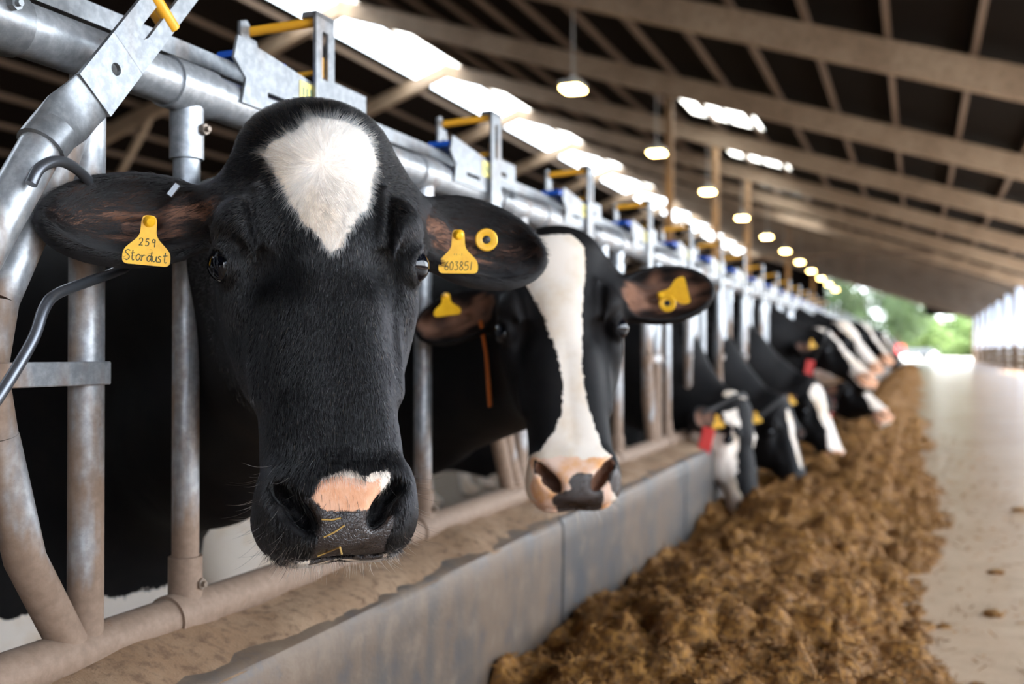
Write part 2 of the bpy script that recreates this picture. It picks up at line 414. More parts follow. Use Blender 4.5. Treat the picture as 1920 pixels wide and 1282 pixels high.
# ------------------------------------------------------------------ the building
Y0, Y1 = -12.0, 92.0
FR = [28.9 + 6.3 * j for j in range(-6, 11)]                       # frames
RX, RH = -14.0, 10.25                                              # ridge
def zr(x): return 5.6 - .332 * x if x > RX else RH + .332 * (x - RX)  # underside of the roof
XE, XL = 4.4, -32.0
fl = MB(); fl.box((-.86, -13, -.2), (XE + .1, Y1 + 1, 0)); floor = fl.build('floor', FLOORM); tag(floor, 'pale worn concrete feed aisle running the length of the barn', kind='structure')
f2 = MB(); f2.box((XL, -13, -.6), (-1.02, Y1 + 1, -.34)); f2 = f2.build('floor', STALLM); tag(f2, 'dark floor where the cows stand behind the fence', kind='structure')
kerb = empty('wall_feed', (0, 0, 0)); tag(kerb, 'low concrete kerb between the cows and the feed', kind='structure')
def kerb_panel(y0, y1):
    mb = MB(); rng = random.Random(int(y0 * 10)); n = 9
    prof = [(-.855, 0), (-.850, .30), (-.850, .352), (-.858, .366), (-.872, .372), (-1.065, .392), (-1.075, .38), (-1.075, -.2), (-.855, -.2)]
    ys = np.linspace(y0 + .006, y1 - .006, 13); vs = []; m = len(prof)
    for y in ys:
        for (x, z) in prof:
            w = .0012 if z > .3 else 0
            vs.append((x + rng.uniform(-w, w), y, z + rng.uniform(-w, w)))
    fs = [(i * m + j, i * m + (j + 1) % m, (i + 1) * m + (j + 1) % m, (i + 1) * m + j) for i in range(len(ys) - 1) for j in range(m)]
    fs += [tuple(range(m))[::-1], tuple((len(ys) - 1) * m + j for j in range(m))]
    mb.add(vs, fs); return mb
yk = 2.44 - 3 * 1.47; i = 0
while yk < 60:
    o = kerb_panel(yk, yk + 1.47).build('concrete_panel', KERB, kerb, 35)
    yk += 1.47
cr = MB(); rng = random.Random(4)                                   # caked feed along the kerb top
ys = np.arange(-1.5, 22, .035); prof = [(-.857, .362), (-.89, .382), (-.935, .395), (-.965, .401), (-1.0, .405), (-1.04, .405), (-1.072, .380)]
vs = []
NZ = vnoise(np.stack([np.repeat(ys, 7), np.tile(np.arange(7) * .03, len(ys)), 0 * np.repeat(ys, 7)], 1).astype(f4), 9).reshape(-1, 7)
NZ2 = vnoise(np.stack([np.repeat(ys, 7), np.tile(np.arange(7) * .03, len(ys)), 3 + 0 * np.repeat(ys, 7)], 1).astype(f4), 28).reshape(-1, 7)
for i, y in enumerate(ys):
    for j, (x, z) in enumerate(prof): vs.append((x + .006 * NZ2[i, j], y, z + (.010 * NZ[i, j] + .006 * NZ2[i, j]) * (0 if j in (0, 6) else 1)))
cr.add(vs, [(a * 7 + b, a * 7 + b + 1, a * 7 + b + 8, a * 7 + b + 7) for a in range(len(ys) - 1) for b in range(6)])
o = cr.build('feed_crust', KERBTOP, kerb, 60); o['kind'] = 'stuff'

ceil = empty('ceiling', (0, 0, 0)); tag(ceil, 'dark pitched barn roof with concrete frames and skylights', kind='structure')
SKY = {}                                                          # skylight cells: bay start -> y ranges
for j, rows in ((-1, [(3.5, 5.3)]), (0, [(1.6, 3.2), (3.7, 5.4)]), (1, [(1.9, 3.5), (3.9, 5.6)]), (2, [(2.4, 3.9), (4.2, 5.9)])):
    SKY[round(28.9 + 6.3 * j, 2)] = rows
SKX = [(-5.85, -4.80), (-4.70, -3.87)]
trl = NT('translucent_sheet'); tb = trl.n('ShaderNodeBsdfTranslucent'); tb.inputs[0].default_value = (.85, .84, .80, 1); tt = trl.n('ShaderNodeBsdfTransparent'); tt.inputs[0].default_value = (.95, .93, .88, 1)
tm = trl.n('ShaderNodeMixShader'); tm.inputs[0].default_value = .45; trl.l(tt.outputs[0], tm.inputs[1]); trl.l(tb.outputs[0], tm.inputs[2]); trl.l(tm.outputs[0], trl.out.inputs[0]); TRANS = trl.m
bays = [Y0 - 4] + FR + [Y1]
bays = [b for b in bays if b > Y0 - 5]; bays = [Y0] + [f for f in FR if f > Y0] + [Y1]
def quad_roof(mb, x0, x1, y0, y1, th=.06):
    mb.add([(x0, y0, zr(x0)), (x1, y0, zr(x1)), (x1, y1, zr(x1)), (x0, y1, zr(x0)), (x0, y0, zr(x0) + th), (x1, y0, zr(x1) + th), (x1, y1, zr(x1) + th), (x0, y1, zr(x0) + th)],
           [(0, 3, 2, 1), (4, 5, 6, 7), (0, 1, 5, 4), (1, 2, 6, 5), (2, 3, 7, 6), (3, 0, 4, 7)])
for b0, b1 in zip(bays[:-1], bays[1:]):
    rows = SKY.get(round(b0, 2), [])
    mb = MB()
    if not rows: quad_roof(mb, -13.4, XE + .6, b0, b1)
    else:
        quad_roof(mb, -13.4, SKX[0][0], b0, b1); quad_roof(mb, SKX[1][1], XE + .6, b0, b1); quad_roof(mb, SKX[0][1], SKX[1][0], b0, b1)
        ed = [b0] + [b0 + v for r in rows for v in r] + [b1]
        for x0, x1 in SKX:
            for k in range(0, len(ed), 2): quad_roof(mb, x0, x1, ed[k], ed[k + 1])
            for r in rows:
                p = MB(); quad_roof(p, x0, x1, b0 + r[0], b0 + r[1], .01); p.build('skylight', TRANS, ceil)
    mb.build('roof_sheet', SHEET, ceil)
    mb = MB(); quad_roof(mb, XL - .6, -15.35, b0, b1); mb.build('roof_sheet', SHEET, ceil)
    # raised light ridge: milky panes leaning over the gap
    ym = (b0 + b1) / 2
    for q0, q1 in ((b0 + .25, ym - .05), (ym + .05, b1 - .25)):
        p = MB(); zz = zr(-13.4); th = .012
        p.add([(-13.4, q0, zz + .03), (-13.4, q1, zz + .03), (-15.05, q1, zz + .70), (-15.05, q0, zz + .70), (-13.4, q0, zz + .03 + th), (-13.4, q1, zz + .03 + th), (-15.05, q1, zz + .70 + th), (-15.05, q0, zz + .70 + th)],
              [(0, 1, 2, 3), (7, 6, 5, 4), (0, 4, 5, 1), (1, 5, 6, 2), (2, 6, 7, 3), (3, 7, 4, 0)]); p.build('ridge_pane', TRANS, ceil)
def beam(mb, p, q, w, d):
    """bar of width w along y and depth d below the line p-q"""
    p = Vector(p); q = Vector(q); vs = []
    for a in (p, q):
        for sy in (-1, 1):
            for sz in (0, -1): vs.append((a.x, a.y + sy * w / 2, a.z + sz * d))
    mb.add(vs, [(0, 1, 3, 2), (4, 6, 7, 5), (0, 2, 6, 4), (1, 5, 7, 3), (0, 4, 5, 1), (2, 3, 7, 6)])
for y in FR:
    if y < Y0: continue
    mb = MB(); beam(mb, (RX, y, RH - .16), (XE, y, zr(XE) - .16), .24, .48); mb.build('rafter', RAFT, ceil)
    mb = MB(); beam(mb, (RX - .02, y, RH - .16), (XL, y, zr(XL) - .16), .24, .42); mb.build('rafter', RAFT, ceil)
x = .8
PX = []
while x < XE: PX.append(x); x += 1.2
x = -.4
while x > -13.4: PX.append(x); x -= 1.2
PX += [-13.42]
xs = -15.6
while xs > XL: PX.append(xs); xs -= 1.3
for x in PX:
    mb = MB(); h = zr(x); mb.box((x - .045, Y0, h - .15), (x + .045, Y1, h - .005)); mb.build('purlin', PURL, ceil)
mb = MB(); mb.box((-15.10, Y0, zr(-13.4) + .62), (-15.0, Y1, zr(-13.4) + .70)); mb.build('ridge_bar', PURL, ceil)
# cross bar and its drop post half way down the barn
mb = MB(); beam(mb, (-9, 45, 5.05), (XE, 45, 5.05), .12, .14); mb.build('cross_bar', PURL, ceil)
mb = MB(); mb.box((-2.38, 44.95, 4.0), (-2.24, 45.05, 4.95)); mb.build('drop_post', PURL, ceil)
# knee braces in the near frames
for y in FR[2:8]:
    mb = MB(); beam(mb, (-20.5, y, zr(-20.5) - .5), (-23.0, y, 4.2), .18, .2); mb.build('knee_brace', RAFT, ceil)
    mb = MB(); mb.box((-23.15, y - .12, -.34), (-22.85, y + .12, zr(-23) - .5)); mb.build('column', RAFT, ceil)
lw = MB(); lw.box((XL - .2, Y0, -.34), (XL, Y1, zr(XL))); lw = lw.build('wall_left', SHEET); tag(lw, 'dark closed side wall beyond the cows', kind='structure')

# right side: posts, boards, light curtain
wr_ = empty('wall_right', (0, 0, 0)); tag(wr_, 'open barn side with timber boards below a pale windbreak curtain', kind='structure')
cu = NT('windbreak_cloth'); cb = cu.n('ShaderNodeBsdfTranslucent'); cb.inputs[0].default_value = (.27, .32, .41, 1); cd = cu.n('ShaderNodeBsdfTransparent'); cd.inputs[0].default_value = (.10, .125, .175, 1)
cm = cu.n('ShaderNodeMixShader'); cm.inputs[0].default_value = .72; cu.l(cd.outputs[0], cm.inputs[1]); cu.l(cb.outputs[0], cm.inputs[2]); cu.l(cm.outputs[0], cu.out.inputs[0]); CLOTH = cu.m
ysw = FR + [Y1]
for a, b in zip(ysw[:-1], ysw[1:]):
    mb = MB(); mb.box((XE - .14, a - .13, 0), (XE + .14, a + .13, zr(XE) - .3)); mb.build('post', POSTW, wr_)
    for k in range(4):
        mb = MB(); mb.box((XE - .04, a + .13, .02 + k * .275), (XE + .01, b - .13, .28 + k * .275)); mb.build('board', BOARD, wr_)
    if -3 < a < 47: continue                                          # curtain rolled up at this end
    n = 4; w = (b - a - .3) / n
    for k in range(n):                                            # hanging strips, softly folded
        ya = a + .15 + k * w; yy = np.linspace(ya + .05, ya + w - .05, 13); vs = []
        for q in yy:
            xo = .05 + .03 * math.sin(q * 9)
            vs += [(XE + xo, q, 1.12), (XE + xo, q, zr(XE) - .25)]
        mb = MB(); mb.add(vs, [(2 * i, 2 * i + 2, 2 * i + 3, 2 * i + 1) for i in range(12)]); mb.build('curtain_strip', CLOTH, wr_, 60)
wb_ = MB(); wb_.box((XL, Y0 - .2, -.34), (XE, Y0, 5.5)); wb_.add([(XL, Y0, 4.2), (XE, Y0, 4.0), (XE, Y0, zr(XE)), (RX, Y0, RH), (XL, Y0, zr(XL))], [(0, 1, 2, 3, 4)])
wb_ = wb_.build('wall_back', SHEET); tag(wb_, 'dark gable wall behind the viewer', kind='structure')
# far gable
gb = MB(); gb.box((.6, Y1, 3.9), (XE + .6, Y1 + .2, 5.3)); gb.box((XL, Y1, -.34), (-7.5, Y1 + .2, 4.6))
gb.add([(XL, Y1, 4.4), (-7.5, Y1, 4.4), (-7.5, Y1, zr(-7.5)), (RX, Y1, RH), (XL, Y1, zr(XL)), (XL, Y1 + .2, 4.4), (-7.5, Y1 + .2, 4.4), (-7.5, Y1 + .2, zr(-7.5)), (RX, Y1 + .2, RH), (XL, Y1 + .2, zr(XL))],
       [(0, 1, 2, 3, 4), (9, 8, 7, 6, 5), (0, 5, 6, 1), (1, 6, 7, 2), (2, 7, 8, 3), (3, 8, 9, 4), (4, 9, 5, 0)])
g = gb.build('wall_far', SHEET); tag(g, 'dark gable above the open far end of the barn', kind='structure')

# ------------------------------------------------------------------ feed fence
FX = -1.0; ZB, ZT = .415, 1.19; PIT = .76
def pole(mb, p, q, r, n=16): mb.tube([p, q], r, n); return mb
fence = empty('feed_fence', (FX, 0, 0), 'galvanised feed fence of locking neck bars along the kerb', 'fence')
FM = Matrix.Translation((FX, 0, 0))
def fpart(o, parent=None): o.parent = parent or fence; o.location.x -= FX if parent is None else 0; return o
tr = MB(); tr.tube([(FX, -1.2, ZT), (FX, 60, ZT)], .0335, 20); fpart(tr.build('top_rail', STEELM, None, 40))
br = MB(); br.tube([(FX, -1.2, ZB), (FX, 60, ZB)], .030, 20); fpart(br.build('bottom_rail', STEELM, None, 40))
cbar = MB(); cbar.box((FX - .050, -1.2, 1.245), (FX - .030, 60, 1.272)); fpart(cbar.build('control_bar', STEEL_TOP))
def M_yz(x, t=0):
    """outline (y,z) plates standing parallel to the fence"""
    return Matrix(((0, 0, 1, x), (1, 0, 0, 0), (0, 1, 0, 0), (0, 0, 0, 1)))
def plate_ring(mb, outer, inner, x, t):
    """plate in the fence plane with one hole; same number of points in both outlines"""
    n = len(outer); M = M_yz(x)
    V = [M @ Vector((a, b, s * t / 2)) for s in (-1, 1) for o in (outer, inner) for a, b in o]
    F = []
    for i in range(n):
        j = (i + 1) % n
        F += [(i, n + i, n + j, j), (2 * n + i, 2 * n + j, 3 * n + j, 3 * n + i), (i, j, 2 * n + j, 2 * n + i), (n + i, 3 * n + i, 3 * n + j, n + j)]
    mb.add(V, F); return mb
def rect(y0, y1, z0, z1): return [(y0, z0), (y1, z0), (y1, z1), (y0, z1)]
def bolt(mb, p, ax=(1, 0, 0), r=.007, l=.010):
    p = Vector(p); a = Vector(ax); mb.tube([p, p + a * l], r, 6); mb.tube([p + a * l, p + a * (l + .006)], r * .5, 8)
UNIT = {}
def unit_parts():
    """meshes for one feeding place, post at y = 0"""
    d = {}
    a = MB(); pole(a, (FX, 0, ZB), (FX, 0, ZT), .0225, 20); d['post'] = a.mesh('post', STEELM, 40)
    a = MB(); a.tube([(FX, -.005, ZT - .055), (FX, -.055, ZT - .17), (FX, -.135, .86)], .023, 16); d['upper_brace'] = a.mesh('upper_brace', STEELM, 40)
    a = MB(); a.tube([(FX, -.135, .70), (FX, -.095, .55), (FX, -.025, ZB + .01)], .024, 16); d['lower_brace'] = a.mesh('lower_brace', STEELM, 40)
    a = MB(); a.tube([(FX, -.135, .86), (FX, -.15, .78), (FX, -.135, .70)], .023, 16); d['brace_bend'] = a.mesh('brace_bend', STEELM, 40)
    a = MB(); a.box((FX + .021, -.17, .758), (FX + .027, .016, .788), bev=.0015); d['tie_bar'] = a.mesh('tie_bar', STEELM)
    a = MB(); pole(a, (FX, .19, ZB + .02), (FX, .19, ZT - .02), .0195, 18); d['stanchion'] = a.mesh('stanchion', STEELM, 40)
    a = MB(); a.tube([(FX, .145, ZT), (FX, .235, ZT)], .0375, 20); a.tube([(FX, .19, ZT), (FX, .19, ZT - .105)], .0245, 18); d['top_sleeve'] = a.mesh('top_sleeve', STEELM, 40)
    a = MB(); bolt(a, (FX + .022, .195, ZT - .062), r=.0085); d['bolt'] = a.mesh('bolt', BOLT)
    a = MB(); a.tube([(FX, .150, ZB), (FX, .230, ZB)], .0345, 20); a.tube([(FX, .19, ZB), (FX, .19, ZB + .085)], .0245, 18); d['bottom_sleeve'] = a.mesh('bottom_sleeve', STEELM, 40)
    a = MB(); bolt(a, (FX + .024, .195, ZB + .045), r=.0085, l=.004); d['bolt2'] = a.mesh('bolt', BOLT)
    # catch: bracket with slot on the rail, slotted upright, hooked upright behind, rollers, blue guard
    y = .485
    a = MB(); o = [(y - .215, 1.185), (y - .015, 1.185), (y - .015, 1.262), (y - .225, 1.286), (y - .235, 1.250), (y - .205, 1.225)]
    i = [(y - .150, 1.207), (y - .075, 1.207), (y - .075, 1.216), (y - .100, 1.216), (y - .125, 1.216), (y - .150, 1.216)]
    plate_ring(a, o, i, FX + .036, .005); d['catch_plate'] = a.mesh('catch_plate', STEEL_TOP)
    a = MB(); plate_ring(a, rect(y - .028, y + .030, 1.12, 1.385), rect(y - .008, y + .010, 1.272, 1.355), FX + .046, .006)
    a.box((FX + .02, y - .028, 1.376), (FX + .049, y + .030, 1.386)); d['slotted_upright'] = a.mesh('slotted_upright', STEEL_TOP)
    a = MB(); hp = [(y - .075, 1.255), (y - .055, 1.255), (y - .055, 1.318), (y - .045, 1.322), (y - .037, 1.312), (y - .035, 1.275), (y - .022, 1.275), (y - .022, 1.325), (y - .032, 1.345), (y - .050, 1.345), (y - .050, 1.368), (y - .058, 1.374), (y - .075, 1.368)]
    a.prism(hp, M_yz(FX - .075), .006); d['hooked_upright'] = a.mesh('hooked_upright', STEEL_TOP)
    a = MB(); a.tube([(FX - .08, y - .045, 1.358), (FX + .045, y - .010, 1.372)], .0085, 12); d['roller'] = a.mesh('roller', YEL, 40)
    a = MB(); a.tube([(FX - .08, y - .040, 1.270), (FX + .045, y - .012, 1.284)], .0045, 10); d['roller2'] = a.mesh('roller', YEL, 40)
    a = MB(); a.box((FX + .03, y - .004, 1.275), (FX + .044, y + .006, 1.315), bev=.003); d['latch_block'] = a.mesh('latch_block', YEL)
    a = MB(); a.prism([(y - .16, 1.278), (y - .02, 1.262), (y - .045, 1.292), (y - .15, 1.292)], M_yz(FX - .03), .06); d['blue_guard'] = a.mesh('blue_guard', BLUE)
    a = MB(); a.box((FX + .0388, y - .062, 1.222), (FX + .0398, y - .018, 1.258)); n0 = len(a.f)
    for k in range(3): a.box((FX + .0398, y - .054 + k * .011, 1.232), (FX + .0402, y - .050 + k * .011, 1.249))
    d['sticker'] = a.mesh('sticker', STICK); setmat(d['sticker'], STICK_INK)
    for q in d['sticker'].polygons: q.material_index = int(q.index >= n0)
    # neck lever standing closed
    a = MB(); a.tube([(FX + .03, y, .80), (FX + .03, y, 1.13)], .0195, 16); a.tube([(FX + .03, y, .80), (FX + .01, y + .09, .60), (FX, y + .19, ZB + .03)], .0195, 16); d['neck_lever'] = a.mesh('neck_lever', STEELM, 40)
    a = MB(); a.tube([(FX, y + .09, ZT), (FX, y + .16, ZT)], .038, 18); bolt(a, (FX + .036, y + .125, ZT + .01), r=.008); d['rail_clamp'] = a.mesh('rail_clamp', STEEL_TOP, 40)
    a = MB(); o = [(y + .05, 1.228), (y + .17, 1.228), (y + .17, 1.285), (y + .05, 1.285)]; i2 = [(y + .075, 1.242), (y + .11, 1.242), (y + .11, 1.255), (y + .075, 1.255)]
    plate_ring(a, o, i2, FX + .028, .005); d['slide_plate'] = a.mesh('slide_plate', STEEL_TOP)
    return d
UP = unit_parts()
def far_unit_mesh():
    a = MB()
    a.box((FX - .02, -.02, ZB), (FX + .02, .02, ZT)); a.box((FX - .018, .172, ZB), (FX + .018, .208, ZT)); a.tube([(FX, 0, 1.1), (FX, -.135, .8), (FX, 0, ZB)], .022, 6)
    a.tube([(FX + .03, .485, 1.13), (FX + .03, .485, .8), (FX, .68, ZB)], .02, 6); a.box((FX + .03, .455, 1.12), (FX + .05, .515, 1.385)); a.box((FX + .03, .255, 1.19), (FX + .04, .475, 1.28))
    return a.mesh('headlock', STEELM)
FARU = far_unit_mesh()
KN = 14
for k in range(-1, 62):
    y = .99 + PIT * k
    if k <= KN:
        r = bpy.data.objects.new('headlock', None); lk(r); r.location = (0, y, 0); fpart(r); r.empty_display_size = .05
        if k == 0: r0 = r; r['label'] = 'headlock with its lever swung open'
        for n, me in UP.items():
            if k == -1 and n in ('neck_lever', 'slotted_upright', 'latch_block'): continue
            if k > 6 and n in ('bolt', 'bolt2', 'sticker', 'latch_block'): continue
            mobj(n.rstrip('2'), me, r)
    else:
        o = mobj('headlock', FARU); o.location.y = y; fpart(o)
# the open lever on the first place: pipe with a flattened, forked, drilled end
def lever_open():
    mb = MB(); X = FX + .060
    mb.tube([(FX, .73 - .99, ZB), (X - .02, .665 - .99, .56), (X, .655 - .99, .67), (X, .70 - .99, .77), (X, .81 - .99, .954), (X, .868 - .99, 1.049)], .0245, 20); return mb
lever_open().build('neck_lever', STEELM, r0, 40)
a = MB(); dirv = Vector((0, .63, .775)).normalized(); nrm = Vector((0, -dirv.z, dirv.y)); base = Vector((FX + .062, .866 - .99, 1.046))
def pl(u, v, x=0): return base + dirv * u + nrm * v + Vector((x, 0, 0))
# collar gripping the pipe, then flat blade with drilled hole, then two tines
a.tube([pl(-.012, 0), pl(.018, 0)], [.0285, .0285], 20)
n = 24; us = [.015, .040, .065, .088]; ws = [.0285, .034, .032, .0315]; ts = [.0275, .014, .006, .004]
ring = []
for u, w, t in zip(us, ws, ts):
    ring.append([pl(u, w * math.cos(2 * math.pi * i / n), (t * math.sin(2 * math.pi * i / n)) + .02 * (u - .015) / .073) for i in range(n)])
vs = [p for rr in ring for p in rr]; fs = [(j * n + i, j * n + (i + 1) % n, (j + 1) * n + (i + 1) % n, (j + 1) * n + i) for j in range(3) for i in range(n)]
a.add(vs, fs)
def blade(mb, outer, inner, t=.006, x=.022):
    n = len(outer); V = [pl(u, v, x + s * t / 2) for s in (-1, 1) for o in (outer, inner) for u, v in o]; F = []
    for i in range(n):
        j = (i + 1) % n
        F += [(i, n + i, n + j, j), (2 * n + i, 2 * n + j, 3 * n + j, 3 * n + i), (i, j, 2 * n + j, 2 * n + i), (n + i, 3 * n + i, 3 * n + j, n + j)]
    mb.add(V, F)
H_ = .0315; u0, u1 = .080, .165; uc = .132
hole = [(uc + .008 * math.cos(2 * math.pi * (i + 10) / 16), .008 * math.sin(2 * math.pi * (i + 10) / 16)) for i in range(16)]
out16 = [(u0, -H_), (u0 + (u1 - u0) * .25, -H_), (u0 + (u1 - u0) * .5, -H_), (u0 + (u1 - u0) * .75, -H_), (u1, -H_), (u1, -H_ / 2), (u1, 0), (u1, H_ / 2), (u1, H_), (u0 + (u1 - u0) * .75, H_), (u0 + (u1 - u0) * .5, H_), (u0 + (u1 - u0) * .25, H_), (u0, H_), (u0, H_ / 2), (u0, 0), (u0, -H_ / 2)]
blade(a, out16, hole)
g_ = .0085
U = [(u1 - .0005, -H_), (.36, -H_), (.36, -g_), (u1 + .045, -g_), (u1 + .036, -g_ * .6), (u1 + .033, 0), (u1 + .036, g_ * .6), (u1 + .045, g_), (.36, g_), (.36, H_), (u1 - .0005, H_)]
V = [pl(u, v, .022 + s2 * .003) for s2 in (-1, 1) for u, v in U]; nU = len(U)
a.add(V, [tuple(range(nU)), tuple(range(2 * nU - 1, nU - 1, -1))] + [(i, i + nU, (i + 1) % nU + nU, (i + 1) % nU) for i in range(nU)])
a.build('lever_fork', STEEL_TOP, r0, 25)
a = MB(); a.tube([pl(.262, -.03, .022), pl(.262, .03, .022)], .009, 12); a.tube([pl(.285, -.03, -.01), pl(.285, .03, -.01)], .010, 12); a.build('roller', YEL, r0, 40)
# bent release rod
def rodp(P): return [(x, y - .99, z) for x, y, z in P]
def curve3(P, k=6):
    P = [Vector(p) for p in P]; out = []
    for i in range(len(P) - 1):
        a_, b_, c_, d_ = P[max(i - 1, 0)], P[i], P[i + 1], P[min(i + 2, len(P) - 1)]
        for j in range(k):
            t = j / k; out.append(.5 * ((2 * b_) + (c_ - a_) * t + (2 * a_ - 5 * b_ + 4 * c_ - d_) * t * t + (3 * b_ - a_ - 3 * c_ + d_) * t ** 3))
    out.append(P[-1]); return out
a = MB(); a.tube(curve3(rodp([(-0.905, 0.8155, 0.9853), (-0.905, 0.8276, 1.0051), (-0.91, 0.8583, 1.0187), (-0.922, 0.8974, 1.0164), (-0.94, 0.9403, 1.0038), (-0.958, 0.9943, 0.9788), (-0.962, 1.027, 0.948), (-0.962, 1.0223, 0.9158), (-0.955, 0.9916, 0.9028), (-0.938, 0.9262, 0.8844), (-0.918, 0.8629, 0.8663), (-0.91, 0.8383, 0.848), (-0.905, 0.818, 0.8118), (-0.905, 0.7769, 0.7546), (-0.905, 0.7386, 0.7122)])), .0065, 12)
a.build('release_rod', ROD, r0, 60)

# ------------------------------------------------------------------ lamps down the aisle
LEN = NT('lamp_glow'); le = LEN.n('ShaderNodeEmission'); le.inputs[0].default_value = (1, .66, .20, 1); le.inputs[1].default_value = 34; LEN.l(le.outputs[0], LEN.out.inputs[0])
HOUS = plain('lamp_housing', (.45, .45, .44), .5, .3)
def lamp_meshes():
    d = {}
    pol = rounded([(-.20, -.27), (.20, -.27), (.20, .27), (-.20, .27)], .10, 5)
    a = MB(); a.prism(pol, Matrix.Translation((0, 0, .05)), .10); d['housing'] = a.mesh('housing', HOUS, 40)
    a = MB(); a.prism([(x * .93, y * .93) for x, y in pol], Matrix.Translation((0, 0, -.012)), .03); d['diffuser'] = a.mesh('diffuser', LEN.m, 40)
    a = MB(); a.tube([(0, 0, .10), (0, 0, .24)], .05, 12); d['driver'] = a.mesh('driver', HOUS, 40)
    return d
LM = lamp_meshes()
for i in range(11):
    y = 17.5 + 6.42 * i; x = -5.9; z = 5.69
    L = empty('hanging_lamp', (x, y, z), ['nearest', 'second', 'third', 'fourth', 'fifth', 'sixth', 'seventh', 'eighth', 'ninth', 'tenth', 'farthest'][i] + ' glowing warm lamp in the row under the roof', 'lamp', 'lamps in a row under the roof')
    for n, me in LM.items(): mobj(n, me, L)
    a = MB(); a.tube([(0, 0, .24), (0, 0, zr(x) - z)], .012, 8); a.build('suspension_rod', HOUS, L)
for i in (1, 2, 3, 5, 7):
    a = MB(); y = 17.5 + 6.42 * i + 1.6; a.box((-6.05, y - .09, -.34), (-5.87, y + .09, zr(-5.9) - .1)); o = a.build('support_post', POSTW); tag(o, 'tall brown timber post rising behind the %s lamp' % ['', 'second', 'third', 'fourth', '', 'sixth', '', 'eighth'][i], 'post', 'timber posts under the roof')

def head_mat(poll, down, front, S):
    Z = -Vector(down).normalized(); n = Vector(front); n = (n - Z * n.dot(Z)).normalized(); Y = -n; X = Y.cross(Z)
    return Matrix.Translation(poll) @ Matrix((X, Y, Z)).transposed().to_4x4() @ Matrix.Scale(S, 4)
def coat_material(name, white=(.86, .76, .67), pad=(.030, .022, .020), pink=(.76, .42, .27), pink2=(.70, .34, .19), ps=55):
    t = NT(name)
    def at(n):
        x = t.n('ShaderNodeAttribute'); x.attribute_name = n; return x.outputs['Fac']
    co = t.n('ShaderNodeTexCoord').outputs['Object']
    nz = t.noise(90, 3, .65, co).outputs['Fac']; nf = t.noise(420, 2, .6, co).outputs['Fac']
    jag = t.math('ADD', t.math('MULTIPLY', t.math('SUBTRACT', nz, .5), .016), t.math('MULTIPLY', t.math('SUBTRACT', nf, .5), .006))
    def mask(n, soft=.0012, k=1.0):
        return t.step(t.math('ADD', at(n), t.math('MULTIPLY', jag, k)), -soft, soft)
    wv = t.noise(9, 4, .6, co).outputs['Fac']
    wcol = t.mix(t.step(wv, .45, .75), tuple(white), tuple(np.array(white) * (.86, .76, .62)))
    bv = t.noise(14, 4, .6, co).outputs['Fac']
    bcol = t.mix(t.step(bv, .4, .8), (.0048, .0043, .0048), (.010, .008, .0075))
    skin = t.mix(t.step(bv, .35, .7), (.24, .12, .076), (.085, .043, .03))
    c = t.mix(t.step(at('m_skin'), -.010, .008), bcol, skin)
    c = t.mix(mask('m_white'), c, wcol)
    pv = t.noise(ps, 4, .6, co).outputs['Fac']
    pcol = t.mix(t.step(pv, .4, .7), tuple(pink), tuple(pink2))
    c = t.mix(mask('m_pink', k=.8), c, pcol)
    vo = t.n('ShaderNodeTexVoronoi'); vo.feature = 'DISTANCE_TO_EDGE'; vo.inputs['Scale'].default_value = 250; t.l(co, vo.inputs['Vector'])
    padm = mask('m_pad', k=.7)
    c = t.mix(padm, c, t.mix(t.step(pv, .4, .7), tuple(pad), tuple(np.array(pad) * 1.35)))
    rough = t.math('SUBTRACT', .62, t.math('MULTIPLY', padm, .30)); 
    wet = t.step(t.noise(28, 3, .6, co).outputs['Fac'], .42, .62)
    rough = t.math('SUBTRACT', rough, t.math('MULTIPLY', t.math('MULTIPLY', padm, wet), .16))
    # lie of the coat
    mp = t.n('ShaderNodeMapping'); mp.inputs['Scale'].default_value = (1, 1, .22); t.l(co, mp.inputs['Vector'])
    fur = t.noise(520, 3, .7, mp.outputs[0]).outputs['Fac']
    n1 = t.bump(fur, .35, .002)
    hgt = t.math('MULTIPLY', t.math('ADD', t.step(vo.outputs['Distance'], 0, .12), t.math('MULTIPLY', nf, .6)), padm)
    n2 = t.bump(hgt, .5, .0016, n1)
    b = t.bsdf(c, rough, 0, n2); t.l(t.math('ADD', .14, t.math('MULTIPLY', padm, .5)), b.inputs['Specular IOR Level'])
    return t.m
EYE_M = None
def eye_mesh():
    bm = bmesh.new(); bmesh.ops.create_uvsphere(bm, u_segments=24, v_segments=16, radius=1)
    me = bpy.data.meshes.new('eye'); bm.to_mesh(me); bm.free(); smooth(me)
    t = NT('eye_cornea'); t.bsdf((.002, .003, .006), .03, 0); setmat(me, t.m); return me
EYE_ME = eye_mesh()

